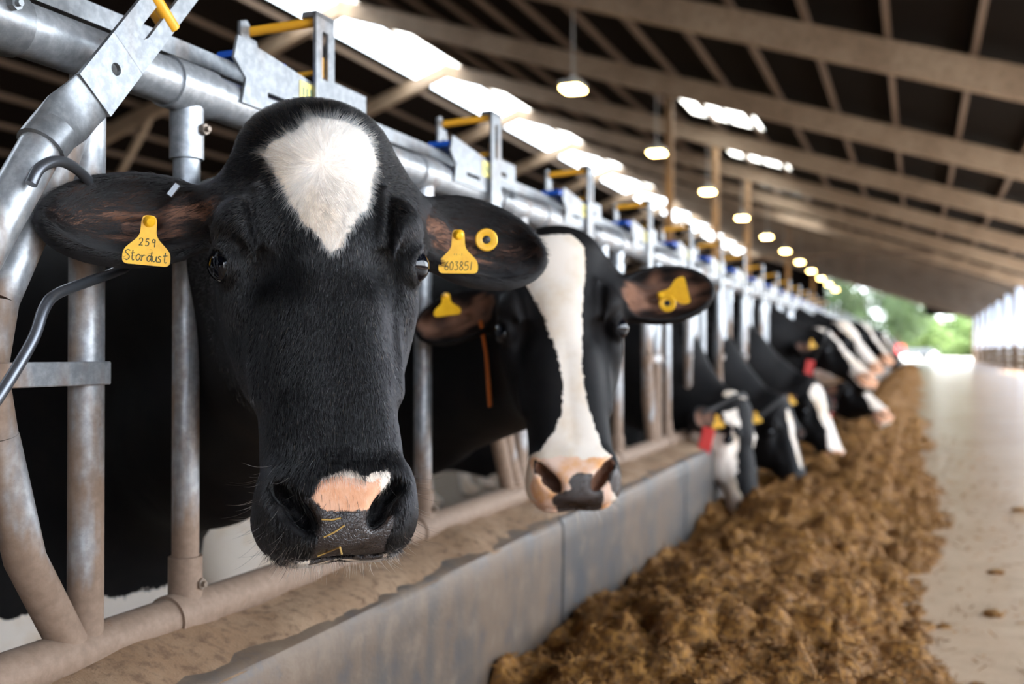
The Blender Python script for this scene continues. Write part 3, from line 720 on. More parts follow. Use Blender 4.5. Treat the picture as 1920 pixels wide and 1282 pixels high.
class Cow:
    def __init__(s, name, M, body, neck, ears, pat, hh, hb, label, cat='cow', mouth=0.0, mat=None, neck_sq=.78, legs=True, pinknose=False):
        """M head matrix; body (x,y,floor z,heading deg); neck list of (point, radius); pat(h,p)->dict of masks"""
        s.pinknose = pinknose; s.M = M; s.Mi = np.array(M.inverted(), f4); s.S = M.to_scale()[0]; s.ears = ears; s.mouth = mouth
        s.neck = neck; s.body = body; s.sq = neck_sq; s.pat = pat; s.legs = legs
        Rb = np.array(Euler((0, 0, math.radians(body[3]))).to_matrix(), f4); s.Rb = Rb
        root = s.root = empty(name, (body[0], body[1], body[2]), label, cat, 'dairy cows at the feed fence')
        A = np.array(M, float)[:3, :3]; T = np.array(M, float)[:3, 3]
        lo, hi = np.array([-.42, -.07, -.68]), np.array([.42, .30, .08])
        V1, Q1 = mesh_field(lambda h: s.field((h @ A.T.astype(f4) + T.astype(f4))) / s.S, lo, hi, hh / s.S)
        s.Vh = V1; s.Qh = Q1
        W1 = V1 @ A.T + T
        pts = np.array([q for q, r in neck] + [T]); 
        bl = np.array([(-1.95, -.5, -.02), (.55, .5, 1.6)])
        cs = np.array([[bl[i][0], bl[j][1], bl[k][2]] for i in (0, 1) for j in (0, 1) for k in (0, 1)]) @ Rb.T + np.array(body[:3])
        allp = np.concatenate([cs, pts + .2, pts - .2]); 
        V2, Q2 = mesh_field(s.field, allp.min(0) - .02, allp.max(0) + .02, hb)
        H2 = (np.c_[V2, np.ones(len(V2))] @ np.array(M.inverted(), float).T)[:, :3]
        m = hb / s.S * 1.0
        ins = ((H2 > lo + m) & (H2 < hi - m)).all(1)
        Q2 = Q2[~ins[Q2].all(1)]
        used = np.unique(Q2); mp = -np.ones(len(V2), int); mp[used] = np.arange(len(used)); V2 = V2[used]; Q2 = mp[Q2]
        V = np.concatenate([W1, V2]); Q = np.concatenate([Q1, Q2 + len(V1)])
        off = np.array(body[:3]); me = to_mesh('hide', V - off, Q)
        H = np.concatenate([V1, H2[used]])
        masks = s.masks(H, V)
        for k, v in masks.items():
            at = me.attributes.new(k, 'FLOAT', 'POINT'); at.data.foreach_set('value', v.astype(np.float32))
        setmat(me, mat); s.skin = mobj('body', me, root)
        for sx in (-1, 1):
            e = mobj('eye', EYE_ME, root); c = M @ Vector((EYE[0] * sx, EYE[1], EYE[2]))
            e.matrix_world = Matrix.Translation(c - Vector(off)) @ Matrix.Scale(EYER * s.S, 4)
    def to_h(s, p): return p @ s.Mi[:3, :3].T + s.Mi[:3, 3]
    def field(s, p):
        p = p.astype(f4); h = s.to_h(p)
        # head, only where near
        d = np.full(len(p), 9., f4)
        near = (np.abs(h[:, 0]) < .62) & (h[:, 1] > -.25) & (h[:, 1] < .55) & (h[:, 2] > -.9) & (h[:, 2] < .28)
        if near.any(): d[near] = head_field(h[near], s.ears, s.mouth) * s.S
        lat = s.Rb[:, 1]
        dn = None
        for (a, ra), (b, rb) in zip(s.neck[:-1], s.neck[1:]):
            e = rc(p, a, b, ra, rb, (lat, s.sq)); dn = e if dn is None else smin(dn, e, .08)
        b = (p - np.array(s.body[:3], f4)) @ s.Rb
        m = b.copy(); m[:, 1] = np.abs(m[:, 1])
        e = ell(b, (-.78, 0, .90), (.88, .37, .41)); e = smin(e, ell(b, (-.08, 0, .88), (.42, .27, .43)), .2)
        e = smin(e, ell(b, (.10, 0, .62), (.20, .13, .19)), .12); e = smin(e, ell(b, (-1.45, 0, 1.04), (.34, .29, .32)), .2)
        e = smin(e, rc(b, (-.15, 0, 1.25), (-1.55, 0, 1.28), .09, .09), .12)
        if s.legs:
            e = smin(e, rc(m, (-.02, .17, .75), (.02, .17, .40), .13, .058), .1)
            e = smin(e, rc(m, (.02, .17, .40), (.0, .17, .07), .046, .042), .05); e = smin(e, ell(m, (.03, .17, .035), (.075, .055, .05)), .03)
            e = smin(e, rc(m, (-1.45, .19, .90), (-1.35, .20, .62), .20, .11), .12); e = smin(e, rc(m, (-1.35, .20, .62), (-1.62, .19, .40), .10, .055), .06)
            e = smin(e, rc(m, (-1.62, .19, .40), (-1.56, .19, .07), .05, .043), .04); e = smin(e, ell(m, (-1.52, .19, .035), (.075, .055, .05)), .03)
            e = smin(e, rc(b, (-1.82, 0, 1.18), (-1.90, 0, .45), .035, .03), .05)
        e = smin(e, dn, .14)
        return smin(d, e, .05)
    def masks(s, H, V):
        o = {'m_white': np.full(len(H), -1.), 'm_pink': np.full(len(H), -1.), 'm_pad': np.full(len(H), -1.), 'm_skin': np.full(len(H), -1.)}
        Hf = H.astype(f4)
        for sx in (-1, 1):
            e = s.ears.get(sx)
            if e is None: continue
            b = np.array(e['base']) * (sx, 1, 1); t = np.array(e['tip']) * (sx, 1, 1); ax = t - b; L = np.linalg.norm(ax); ax /= L
            op = np.array(e['open'], float) * (sx, 1, 1); op -= ax * (op @ ax); op /= np.linalg.norm(op); up = np.cross(op, ax); up = up if up[2] > 0 else -up
            q = (Hf - b.astype(f4)) @ np.stack([ax, op, up], 1).astype(f4)
            hol = -ell(q, (L * .56, e['dep'] * .72, 0), (L * .43, e['dep'] * 1.32, e['half'] * .80))
            streak = vnoise(q * np.array([1, 1, 3.5], f4), 30) * .008
            o['m_skin'] = np.maximum(o['m_skin'], hol + streak - .004)
        s.pat(H, V, o)
        m = np.c_[np.abs(Hf[:, 0]), Hf[:, 1], Hf[:, 2]]; nz = (m[:, 2] < -.48) & (m[:, 1] < .05); ins = np.zeros(len(m), bool)
        if nz.any(): ins[nz] = (nostril(m[nz]) < .0045) & (m[nz][:, 1] > .004)
        for k in ('m_white', 'm_pink', 'm_pad'): o[k] = np.where(ins, -1, o[k])
        if s.pinknose: o['m_skin'] = np.where(ins, .03, o['m_skin'])
        return o

# ------------------------------------------------------------------ coat hair
def strand_object(name, P0, D, N, length, rad, col, parent, mat, off, pts=4, bend=.5, seed=1):
    n = len(P0); cv = bpy.data.hair_curves.new(name); cv.add_curves([pts] * n)
    t = np.linspace(0, 1, pts)[None, :, None]
    L = length[:, None, None]
    # leaves the skin steeply and lies down along the coat
    pos = P0[:, None] + L * (t * D[:, None] * (1 - bend * .15) + N[:, None] * (.30 * t * (1 - t) + .10 * t))
    cv.attributes['position'].data.foreach_set('vector', (pos - off).astype(np.float32).ravel())
    ra = cv.attributes.get('radius') or cv.attributes.new('radius', 'FLOAT', 'POINT')
    rr = rad[:, None] * np.array([1, .95, .7, .15])[None, :pts] if pts == 4 else rad[:, None] * np.linspace(1, .1, pts)[None]
    ra.data.foreach_set('value', rr.astype(np.float32).ravel())
    ca = cv.attributes.new('strand_col', 'FLOAT_COLOR', 'CURVE')
    ca.data.foreach_set('color', np.c_[col, np.ones(n)].astype(np.float32).ravel())
    cv.materials.append(mat); o = bpy.data.objects.new(name, cv); lk(o, parent); o['kind'] = 'stuff'; return o
def hair_material():
    t = NT('coat_hair'); a = t.n('ShaderNodeAttribute'); a.attribute_name = 'strand_col'
    h = t.n('ShaderNodeBsdfHairPrincipled'); h.model = 'CHIANG'; h.parametrization = 'COLOR'
    t.l(a.outputs['Color'], h.inputs['Color'])
    h.inputs['Roughness'].default_value = .30; h.inputs['Radial Roughness'].default_value = .45; h.inputs['Coat'].default_value = .0; h.inputs['IOR'].default_value = 1.55
    t.l(h.outputs[0], t.out.inputs[0]); return t.m
HAIR = hair_material()
def sample_faces(V, Q, w, n, rng):
    A = V[Q]; nrm = np.cross(A[:, 2] - A[:, 0], A[:, 3] - A[:, 1]); ar = np.linalg.norm(nrm, axis=1) / 2
    pr = ar * w; pr = pr / pr.sum(); f = rng.choice(len(Q), n, p=pr)
    u, v = rng.rand(2, n, 1)
    P = (A[f, 0] * (1 - u) + A[f, 1] * u) * (1 - v) + (A[f, 3] * (1 - u) + A[f, 2] * u) * v
    return P, nrm[f] / (np.linalg.norm(nrm[f], axis=1)[:, None] + 1e-12)
def grow_fur(cow, n, seed=3, flow=None, swirl=-.107):
    rng = np.random.RandomState(seed); V = cow.Vh; Q = cow.Qh; C = V[Q].mean(1)
    m = cow.masks(C, C @ np.array(cow.M, float)[:3, :3].T + np.array(cow.M, float)[:3, 3])
    w = np.ones(len(Q)); w[(m['m_pad'] > -.001)] = 0; w[(m['m_pink'] > .003)] = .03
    nos = (np.abs(np.abs(C[:, 0]) - .052) < .022) & (np.abs(C[:, 2] + .55) < .035) & (C[:, 1] < .05); w[nos] *= .15
    ed = np.linalg.norm(np.c_[np.abs(C[:, 0]), C[:, 1], C[:, 2]] - np.array(EYE), axis=1); w[ed < .026] = 0
    w[m['m_skin'] > .004] *= .25
    w[C[:, 1] > .20] *= .15
    P, N = sample_faces(V, Q, w, n, rng)
    x, y, z = P.T
    k = 1 / (1 + np.exp(-(z - swirl) / .006))[:, None]         # 1 above the crown swirl
    rr = np.sqrt(x * x + (z - swirl) ** 2) + 1e-4; ra_ = np.c_[x / rr, .15 + 0 * x, (z - swirl) / rr]; dn_ = np.c_[x * 2.0, .15 + 0 * x, -np.ones(n)]
    wgt = sstep(.05, .13, swirl - z)[:, None]; g = ra_ * (1 - wgt) + dn_ * wgt
    up = (np.abs(x) < .09) & (z > -.30) & (z < -.245) & (y < .03)
    ear = np.abs(x) > .135
    g[ear] = np.c_[np.sign(x[ear]), .1 * np.ones(ear.sum()), -.15 * np.ones(ear.sum())]
    muz = z < -.50; g[muz] = np.c_[x[muz] * 4, .2 * np.ones(muz.sum()), -np.ones(muz.sum())]
    g += np.c_[vnoise(P.astype(f4), 26), vnoise(P.astype(f4) + 7, 26), vnoise(P.astype(f4) + 13, 26)] * .35 + rng.randn(n, 3) * .16
    T = g - N * (g * N).sum(1)[:, None]; T /= np.linalg.norm(T, axis=1)[:, None] + 1e-9
    mm = cow.masks(P, P @ np.array(cow.M, float)[:3, :3].T + np.array(cow.M, float)[:3, 3])
    wh = mm['m_white'] - .0008 + rng.randn(n) * .0018 + vnoise(P.astype(f4), 90) * .004 > 0
    top = sstep(-.09, -.03, z); fore = wh & (z > -.25)
    L = .0075 + .009 * top + .006 * fore + .006 * ear + .004 * muz
    L *= rng.uniform(.65, 1.3, n)
    r = np.where(wh, .00017, .00014) * rng.uniform(.7, 1.3, n)
    v = rng.uniform(.6, 1.25, (n, 1)); tint = rng.rand(n, 1) * .5 + sstep(.1, .7, vnoise(P.astype(f4), 18))[:, None] * .7
    colw = (np.array([.92, .80, .70]) * (1 - tint * np.array([.02, .10, .20]))) * rng.uniform(.85, 1.08, (n, 1))
    colb = np.array([.0030, .0028, .0034]) * v
    dust = (rng.rand(n) < .015 + .14 * top * (x < .02)) & ~wh & ~ear
    colb[dust] = np.array([.16, .105, .06]) * rng.uniform(.4, 1.4, (dust.sum(), 1))
    pale = (rng.rand(n) < .003) & ~wh & ~ear; colb[pale] = .45
    col = np.where(wh[:, None], colw, colb)
    A = np.array(cow.M, float)[:3, :3]; t0 = np.array(cow.M, float)[:3, 3]; R = A / cow.S
    return strand_object('coat_hair', P @ A.T + t0, T @ R.T, N @ R.T, L, r, col, cow.root, HAIR, np.array(cow.body[:3]))
def whiskers(cow, n, seed=9, zr=(-.635, -.50), long=.045):
    rng = np.random.RandomState(seed); V = cow.Vh; Q = cow.Qh; C = V[Q].mean(1)
    side = (C[:, 2] < zr[1]) & (C[:, 1] < .12); low = C[:, 2] < -.59
    m = cow.masks(C, C); w = side * (np.abs(C[:, 0]) > .05) * .35 + low * (C[:, 1] > .0) * 1.6
    w = w * (m['m_pad'] < -.002) + 1e-9 * side
    P, N = sample_faces(V, Q, w, n, rng)
    x, y, z = P.T
    low_ = z < -.59
    g = np.c_[np.sign(x) * sstep(.02, .07, np.abs(x)) * 1.0, -.1 * np.ones(n), -.5 - 0 * x] * .6 + N * .9 + rng.randn(n, 3) * .22
    g /= np.linalg.norm(g, axis=1)[:, None]
    L = long * rng.uniform(.2, 1.0, n) * np.where(low_, .6, 1); r = np.full(n, .00010)
    col = np.where((rng.rand(n) < np.where(low_, .7, .3))[:, None], np.array([.75, .66, .55]), np.array([.02, .016, .015]))
    A = np.array(cow.M, float)[:3, :3]; t0 = np.array(cow.M, float)[:3, 3]; R = A / cow.S
    o = strand_object('whisker', P @ A.T + t0, g @ R.T, np.c_[0 * x, 0 * x, -np.ones(n)], L, r, col, cow.root, HAIR, np.array(cow.body[:3]))
    return o
# ------------------------------------------------------------------ ear tags
TAG_Y = None
def tag_material():
    t = NT('tag_yellow_plastic'); co = t.obj_co(); nz = t.noise(60, 3, .6, co).outputs['Fac']
    t.bsdf(t.mix(t.step(nz, .3, .8), (.93, .52, .022), (.80, .40, .012)), .38); return t.m
TAG_Y = tag_material(); INK = plain('tag_ink', (.035, .045, .012), .6); TAG_B = plain('tag_black_plastic', (.012, .012, .012), .35); STEEL = plain('clip_steel', (.7, .7, .7), .25, 1.0)
TAGPOLY = [(-.0085, .030), (.0085, .030), (.0095, .004), (.0275, -.014), (.0275, -.031), (-.0275, -.031), (-.0275, -.014), (-.0095, .004)]
def tag_mesh():
    mb = MB(); poly = rounded(TAGPOLY, .007, 5); mb.prism(poly, Matrix(), .0016)
    mb.tube([(0, .0225, .0005), (0, .0225, .0040), (.001, .0215, .0060)], [.0075, .0062, .0040], 14)
    return mb.mesh('ear_tag', TAG_Y, 40)
TAG_ME = tag_mesh()
def button_mesh():
    mb = MB(); n = 28
    R = [(.0045, .0022), (.0058, .0030), (.0135, .0030), (.0148, .0018), (.0148, 0), (.0045, 0)]
    vs = [(r * math.cos(2 * math.pi * i / n), r * math.sin(2 * math.pi * i / n), z) for i in range(n) for r, z in R]; m = len(R)
    mb.add(vs, [(i * m + j, ((i + 1) % n) * m + j, ((i + 1) % n) * m + (j + 1) % m, i * m + (j + 1) % m) for i in range(n) for j in range(m)])
    return mb.mesh('button_tag', TAG_Y, 40)
BUT_ME = button_mesh()
def pin_mesh():
    mb = MB(); mb.tube([(0, 0, 0), (0, 0, .0026), (0, 0, .0034)], [.0056, .0056, .003], 18); mb.tube([(0, 0, .003), (0, 0, .0042)], [.0014, .0007], 10)
    return mb.mesh('button_pin', TAG_B, 40)
PIN_ME = pin_mesh()
GL = {  # pen strokes on a unit body: x right, y up
 '2': [[(0, .8), (.15, 1), (.45, 1), (.55, .8), (.45, .5), (0, 0), (.2, .05), (.6, .02)]],
 '5': [[(.55, 1), (.12, .95), (.08, .55), (.35, .62), (.55, .4), (.45, .1), (.1, 0), (0, .1)]],
 '9': [[(.5, .8), (.3, 1), (.08, .85), (.1, .6), (.35, .55), (.5, .8), (.55, 1), (.5, .45), (.48, -.1)]],
 'S': [[(.55, .9), (.35, 1), (.08, .88), (.1, .68), (.45, .45), (.5, .2), (.25, 0), (0, .1)]],
 't': [[(.25, 1), (.2, .3), (.28, .02), (.45, .08)], [(0, .66), (.5, .72)]],
 'a': [[(.5, .5), (.3, .62), (.05, .4), (.1, .1), (.3, .05), (.48, .35), (.5, .58), (.48, .2), (.6, .02)]],
 'r': [[(.05, .6), (.08, 0)], [(.08, .35), (.25, .58), (.42, .55)]],
 'd': [[(.5, .45), (.3, .58), (.05, .38), (.1, .08), (.32, .05), (.5, .35)], [(.55, 1), (.5, .3), (.6, .0)]],
 'u': [[(.05, .58), (.05, .2), (.2, .03), (.4, .15), (.48, .5)], [(.5, .58), (.5, .15), (.6, .0)]],
 's': [[(.42, .55), (.2, .6), (.08, .45), (.35, .25), (.32, .06), (.02, .04)]],
 '6': [[(.42, 1), (.15, .65), (.02, .3), (.12, .05), (.38, .03), (.5, .25), (.38, .48), (.12, .45), (.03, .3)]],
 '0': [[(.25, 1), (.05, .75), (.02, .3), (.2, 0), (.42, .2), (.48, .7), (.25, 1)]],
 '3': [[(.05, .95), (.45, .95), (.2, .62), (.42, .5), (.45, .15), (.2, 0), (0, .12)]],
 '8': [[(.25, .55), (.06, .75), (.25, 1), (.45, .78), (.25, .55), (.03, .25), (.25, 0), (.48, .25), (.25, .55)]],
 '1': [[(.3, 1), (.22, 0)]], '-': [[(.05, .5), (.4, .5)]], 'c': [[(.4, .8), (.1, .7), (.1, .3), (.4, .2)]],
}
def smooth_line(p, k=4):
    p = [Vector((*q, 0)) for q in p]; out = []
    for i in range(len(p) - 1):
        a, b, c, d = p[max(i - 1, 0)], p[i], p[i + 1], p[min(i + 2, len(p) - 1)]
        for j in range(k):
            t = j / k; out.append(.5 * ((2 * b) + (c - a) * t + (2 * a - 5 * b + 4 * c - d) * t * t + (3 * b - a - 3 * c + d) * t ** 3))
    out.append(p[-1]); return out
def writing(text, x, y, h, adv, pen, slant=0, z=.0009):
    mb = MB()
    for i, ch in enumerate(text):
        for st in GL.get(ch, []):
            pts = [(x + i * adv + (q.x + slant * q.y) * h * .8, y + q.y * h, z) for q in smooth_line(st)]
            mb.tube(pts, pen, 6, flat=.3, flatdir=(0, 0, 1))
    return mb
def ear_tag(cow, pos, nrm, rz, texts=(), sc=1.0, label=None, name='ear_tag', squash=(1, 1, 1)):
    """pos, nrm in world; rz turns the tag in its own plane"""
    Mt = Matrix.Translation(Vector(pos) - Vector(cow.body[:3])) @ rot_to(nrm) @ Matrix.Rotation(math.radians(rz), 4, 'Z') @ Matrix.Diagonal((sc * squash[0], sc * squash[1], sc, 1))
    o = mobj(name, TAG_ME if name == 'ear_tag' else BUT_ME, cow.root); o.matrix_local = Mt
    if label: o['label'] = label
    for t in texts: t.build('lettering', INK, o)
    if name == 'button_tag': mobj('button_pin', PIN_ME, o)
    return o
def look(cow, h): return cow.M @ Vector(h)

# ------------------------------------------------------------------ the cow nearest the camera
M1 = Matrix.Translation((-.7085, 1.079, 1.128)) @ Euler((0, 0, math.radians(39))).to_matrix().to_4x4() @ Euler((math.radians(-19), math.radians(-1.2), 0), 'XYZ').to_matrix().to_4x4() @ Matrix.Scale(.95, 4)
BLAZE1 = [(-.0768,-.0842),(-.0542,-.073),(-.0263,-.0581),(-.0082,-.0411),(.0126,-.044),(.0373,-.0444),(.065,-.0576),(.0782,-.0935),(.0671,-.1298),(.0577,-.1652),(.0442,-.1809),(.0313,-.2002),(.0254,-.2191),(.0179,-.2303),(.0022,-.2364),(-.004,-.2268),(-.0133,-.2121),(-.0261,-.2011),(-.0352,-.1825),(-.0442,-.1601),(-.0562,-.1261),(-.0654,-.1032)]
PINK1 = [(-.0345,-.5456),(-.0232,-.5276),(.0018,-.5215),(.0139,-.5266),(.0387,-.5313),(.0470,-.5244),(.0470,-.5419),(.0440,-.5605),(.0302,-.5642),(.0176,-.5677),(-.0007,-.5634),(-.0162,-.5672),(-.0248,-.5586)]
PAD1 = [(-.0533,-.5448),(-.0347,-.546),(-.025,-.559),(-.0009,-.5637),(.0299,-.5645),(.0502,-.5609),(.0612,-.549),(.0598,-.5834),(.0509,-.6014),(.0539,-.62),(.0259,-.6244),(-.0164,-.6221),(-.0369,-.6157),(-.0278,-.5894),(-.0465,-.5667)]
def pat1(H, V, o):
    fr = (H[:, 1] < .06) & (np.abs(H[:, 0]) < .13)
    xz = H[:, [0, 2]]
    o['m_white'] = np.where(fr, poly_sd(xz, BLAZE1), -1)
    rim = poly_sd(xz, [(-.030, -.536), (-.018, -.522), (.004, -.514), (.03, -.523), (.055, -.515), (.063, -.535), (.04, -.55), (-.02, -.55)])
    o['m_white'] = np.maximum(o['m_white'], np.where(fr, rim, -1))
    chin = np.where((H[:, 2] < -.595) & (H[:, 1] > .03) & (H[:, 1] < .2) & (np.abs(H[:, 0]) < .1), -.612 - H[:, 2] + .004, -1); o['m_white'] = np.maximum(o['m_white'], chin)
    o['m_pink'] = np.where(fr, poly_sd(xz, PINK1), -1)
    o['m_pad'] = np.where(fr, poly_sd(xz, PAD1), -1)
    # white underside and legs
    bx = vnoise(V.astype(f4), 5) * .06 + vnoise(V.astype(f4), 17) * .02
    body = (H[:, 1] > .3) | (H[:, 2] < -.75) | (np.abs(H[:, 0]) > .5)
    o['m_white'] = np.maximum(o['m_white'], np.where(body, .345 - V[:, 2] + bx, -1))
EARS1 = {-1: dict(EAR_L, base=(.10, .105, -.132), tip=(.340, .070, -.160), half=.062, dep=.05),
          1: dict(EAR_L, base=(.10, .105, -.130), tip=(.340, .155, -.172), half=.066, dep=.05, open=(.25, -1, -.05))}
COAT = coat_material('holstein_coat')
hb = M1 @ Vector((0, .18, -.13)); hj = M1 @ Vector((0, .20, -.26))
NECK1 = [((-1.62, 1.60, .86), .26), ((-1.28, 1.50, .90), .20), (tuple(hb), .125), (tuple(hj), .10), ((-1.16, 1.44, .66), .15), ((-1.40, 1.56, .58), .17)]
cow1 = Cow('cow', M1, (-1.72, 1.64, -.34, 0), NECK1, EARS1, pat1, .0034, .022, 'large black cow facing the camera with white triangle on forehead', mat=COAT)
grow_fur(cow1, 230000); whiskers(cow1, 420)
TXT1 = [writing('259', -.0095, -.0075, .0085, .0072, .00062), writing('Stardust', -.0245, -.0265, .0125, .0062, .00066)]
ear_tag(cow1, (-.866, .9530, .9365), (.66, -.75, .02), -4, TXT1, 1.0, 'yellow ear tag handwritten 259 Stardust')
TXT2 = [writing('603851', -.0190, -.0265, .0120, .0068, .00060, .08), writing('cc-1', -.006, -.0065, .0035, .0034, .00022)]
ear_tag(cow1, (-.5785, 1.227, .9375), (.48, -.86, -.02), 0, TXT2, .98, 'yellow ear tag printed 603851')
ear_tag(cow1, (-.560, 1.280, .9575), (.45, -.86, -.02), 0, (), 1.08, 'round yellow button tag', 'button_tag')
a = MB(); Mc = Matrix.Translation(Vector((-.868, 1.000, 1.004)) - Vector(cow1.body[:3])) @ rot_to((.6, -.8, .1)) @ Matrix.Rotation(math.radians(-35), 4, 'Z'); a.box((-.0045, -.010, -.003), (.0045, .010, .003), Mc, bev=.0012); a.build('ear_clip', STEEL, cow1.root)
# straws stuck to the wet nose
STRAW = plain('straw', (.50, .30, .07), .6)
STRAW_SPOTS = [[(-.022, -.5905), (-.010, -.586), (.002, -.579)], [(-.024, -.571), (-.013, -.5725), (-.002, -.571)], [(-.027, -.607), (-.017, -.604), (-.011, -.611), (-.0095, -.619)]]
for k, P_ in enumerate(STRAW_SPOTS):
    pts = []
    for (x, z) in P_:
        ys = np.linspace(-.06, .03, 181); f = head_field(np.stack([x + 0 * ys, ys, z + 0 * ys], 1).astype(f4), {}); pts.append(M1 @ Vector((x, ys[np.argmax(f < 0)] - .001, z)))
    a = MB(); c = pts[0]; a.tube([p - c for p in pts], .0009, 6); o = a.build('straw', STRAW); o.location = c
    tag(o, ['longest straw slanting across the big cow\'s nose', 'level straw just under the pink patch of the nose', 'bent straw low on the big cow\'s nose'][k], 'straw', 'straws on the wet nose')

# ------------------------------------------------------------------ the other cows
def body_white(o, H, V, z0, amp=.08, f=4, seed=0):
    far = (H[:, 1] > .28) | (H[:, 2] < -.75) | (np.abs(H[:, 0]) > .5) | (H[:, 2] > .12)
    n = vnoise((V + seed).astype(f4), f) * amp + vnoise((V + seed).astype(f4), f * 4) * amp * .25
    o['m_white'] = np.maximum(o['m_white'], np.where(far, z0 - V[:, 2] + n, -1))
def stripe(H, tab, jit=.004, seed=0, ymax=.075):
    """white face marking: rows (z, left x, right x) in head space"""
    t = np.array(sorted(tab)); z = H[:, 2]; l = np.interp(z, t[:, 0], t[:, 1]); r = np.interp(z, t[:, 0], t[:, 2])
    n = vnoise((H + seed).astype(f4), 24) * jit
    d = np.minimum(H[:, 0] - l, r - H[:, 0]) + n
    d = np.minimum(d, np.minimum(t[-1, 0] - z, z - t[0, 0]))
    return np.where(H[:, 1] < ymax, d, -1)
def ball(H, c, r, seed=0, jit=.02):
    return (1 - ln((H - np.array(c)) / np.array(r))) * min(r) + vnoise((H + seed).astype(f4), 14) * jit
def muzzle(o, H, pink=True, pad=None):
    fr = (H[:, 2] < -.50) & (H[:, 1] < .06)
    d = (-.515 - H[:, 2]) + vnoise(H.astype(f4), 30) * .008
    o['m_pink' if pink else 'm_pad'] = np.where(fr, d, -1)
    if pad is not None: o['m_pad'] = np.where(fr, poly_sd(H[:, [0, 2]], pad), -1)
EARS = {-1: dict(EAR_L, tip=(.34, .13, -.150), half=.060, dep=.05), 1: dict(EAR_L, tip=(.34, .13, -.150), half=.060, dep=.05)}
# second cow: white blaze down to a pink muzzle
S2 = .93
M2 = Matrix.Translation((-.672, 1.882, 1.058)) @ Euler((0, 0, math.radians(25))).to_matrix().to_4x4() @ Euler((math.radians(-19), math.radians(-2.5), 0), 'XYZ').to_matrix().to_4x4() @ Matrix.Scale(S2, 4)
PAD2 = [(-.030, -.615), (-.050, -.600), (-.048, -.588), (-.012, -.580), (-.016, -.562), (.004, -.548), (.020, -.552), (.036, -.550), (.030, -.572), (.054, -.585), (.052, -.612), (.02, -.63)]
def pat2(H, V, o):
    o['m_white'] = stripe(H, [(-.03, -.045, .030), (-.06, -.070, .055), (-.10, -.082, .055), (-.16, -.060, .048), (-.22, -.038, .040), (-.29, -.020, .034), (-.36, -.012, .032), (-.42, -.018, .036), (-.46, -.034, .048), (-.50, -.068, .062), (-.53, -.10, .085), (-.66, -.12, .09)], .003)
    fr = (H[:, 2] < -.5); o['m_white'] = np.where(fr & (H[:, 1] < .14) & (H[:, 0] < .06), .02, o['m_white'])
    fr2 = (H[:, 2] < -.46) & (H[:, 1] < .075)
    o['m_pink'] = np.where(fr2, np.minimum(-.515 - H[:, 2], np.minimum(.075 - H[:, 0], H[:, 0] + .085)) + vnoise(H.astype(f4), 30) * .010 + vnoise(H.astype(f4), 60) * .008, -1)
    o['m_pad'] = np.where(fr2, np.maximum(poly_sd(H[:, [0, 2]], PAD2), poly_sd(H[:, [0, 2]], [(.062, -.545), (.082, -.535), (.10, -.56), (.10, -.60), (.07, -.585)])), -1)
    body_white(o, H, V, .44, .10, 5, 3)
EARS2 = {-1: dict(EAR_L, base=(.10, .105, -.13), tip=(.31, .16, -.175), half=.058, dep=.05), 1: dict(EAR_L, base=(.10, .105, -.145), tip=(.355, .13, -.115), half=.068, dep=.05, open=(.1, -1, -.05))}
h2 = M2 @ Vector((0, .18, -.13)); j2 = M2 @ Vector((0, .20, -.26))
COAT2 = coat_material('holstein_coat_pale', (.84, .75, .66), (.045, .032, .028), (.84, .60, .48), (.74, .35, .13), 20)
cow2 = Cow('cow', M2, (-1.74, 2.42, -.34, 0), [((-1.62, 2.40, .86), .26), ((-1.28, 2.30, .88), .20), (tuple(h2), .125), (tuple(j2), .10), ((-1.16, 2.24, .66), .15), ((-1.40, 2.36, .58), .17)],
           EARS2, pat2, .0052, .022, 'black cow with long white blaze and pink muzzle beside the largest cow', mat=COAT2, pinknose=True)
whiskers(cow2, 160, 4)
NECKY = {}
def bg_cow(poll, muz, front, S, by, pat, label, hh=.010, hb=.03, neckz=.93, name='cow', ears=EARS, bx=-1.8):
    poll = Vector(poll); muz = Vector(muz); M = head_mat(poll, muz - poll, front, S)
    b = M @ Vector((0, .17, -.11)); j = M @ Vector((0, .19, -.24))
    mid = (Vector((-1.45, by, neckz)) * .55 + b * .45); mid.z += .02; low = Vector((-1.42, by, .66)) * .62 + j * .38; low.z += .05
    return Cow(name, M, (bx, by, -.34, 0), [((bx + .16, by, neckz + .02), .25), (tuple(mid), .235), (tuple(b), .145), (tuple(j), .105), (tuple(low), .15), ((-1.46, by, .60), .15)], ears, pat, hh, hb, label, mat=COAT)
def pat3(H, V, o):
    n = vnoise(H.astype(f4), 11) * .03 + vnoise(H.astype(f4), 27) * .012
    side = np.minimum(np.minimum(np.minimum(H[:, 1] - .035, -.10 - H[:, 2]), H[:, 2] + .56) + n, np.where(H[:, 2] < -.21, 1, .13 - np.abs(H[:, 0])))
    o['m_white'] = np.maximum(side, ball(H, (0, .05, -.015), (.09, .06, .045), 3, .008)); far = H[:, 1] > .24
    muzzle(o, H, False)
    o['m_white'] = np.where(far, .40 - V[:, 2] + .22 * (V[:, 0] + 1.0) + vnoise(V.astype(f4), 7) * .05, o['m_white'])
cow3 = bg_cow((-.742, 4.667, .60), (-.665, 4.53, .10), (.95, -.16, .28), .97, 4.82, pat3, 'grazing cow with white cheek, red neck tag and head in the feed')
def pat4(H, V, o):
    o['m_white'] = stripe(H, [(-.10, -.008, .01), (-.16, -.024, .026), (-.30, -.018, .024), (-.42, -.010, .020), (-.46, 0, .004)], .004, 4); muzzle(o, H, False); body_white(o, H, V, .10)
cow4 = bg_cow((-.690, 5.58, .575), (-.545, 5.40, .09), (.88, -.38, .40), .97, 5.62, pat4, 'black headed grazing cow with thin white face stripe')
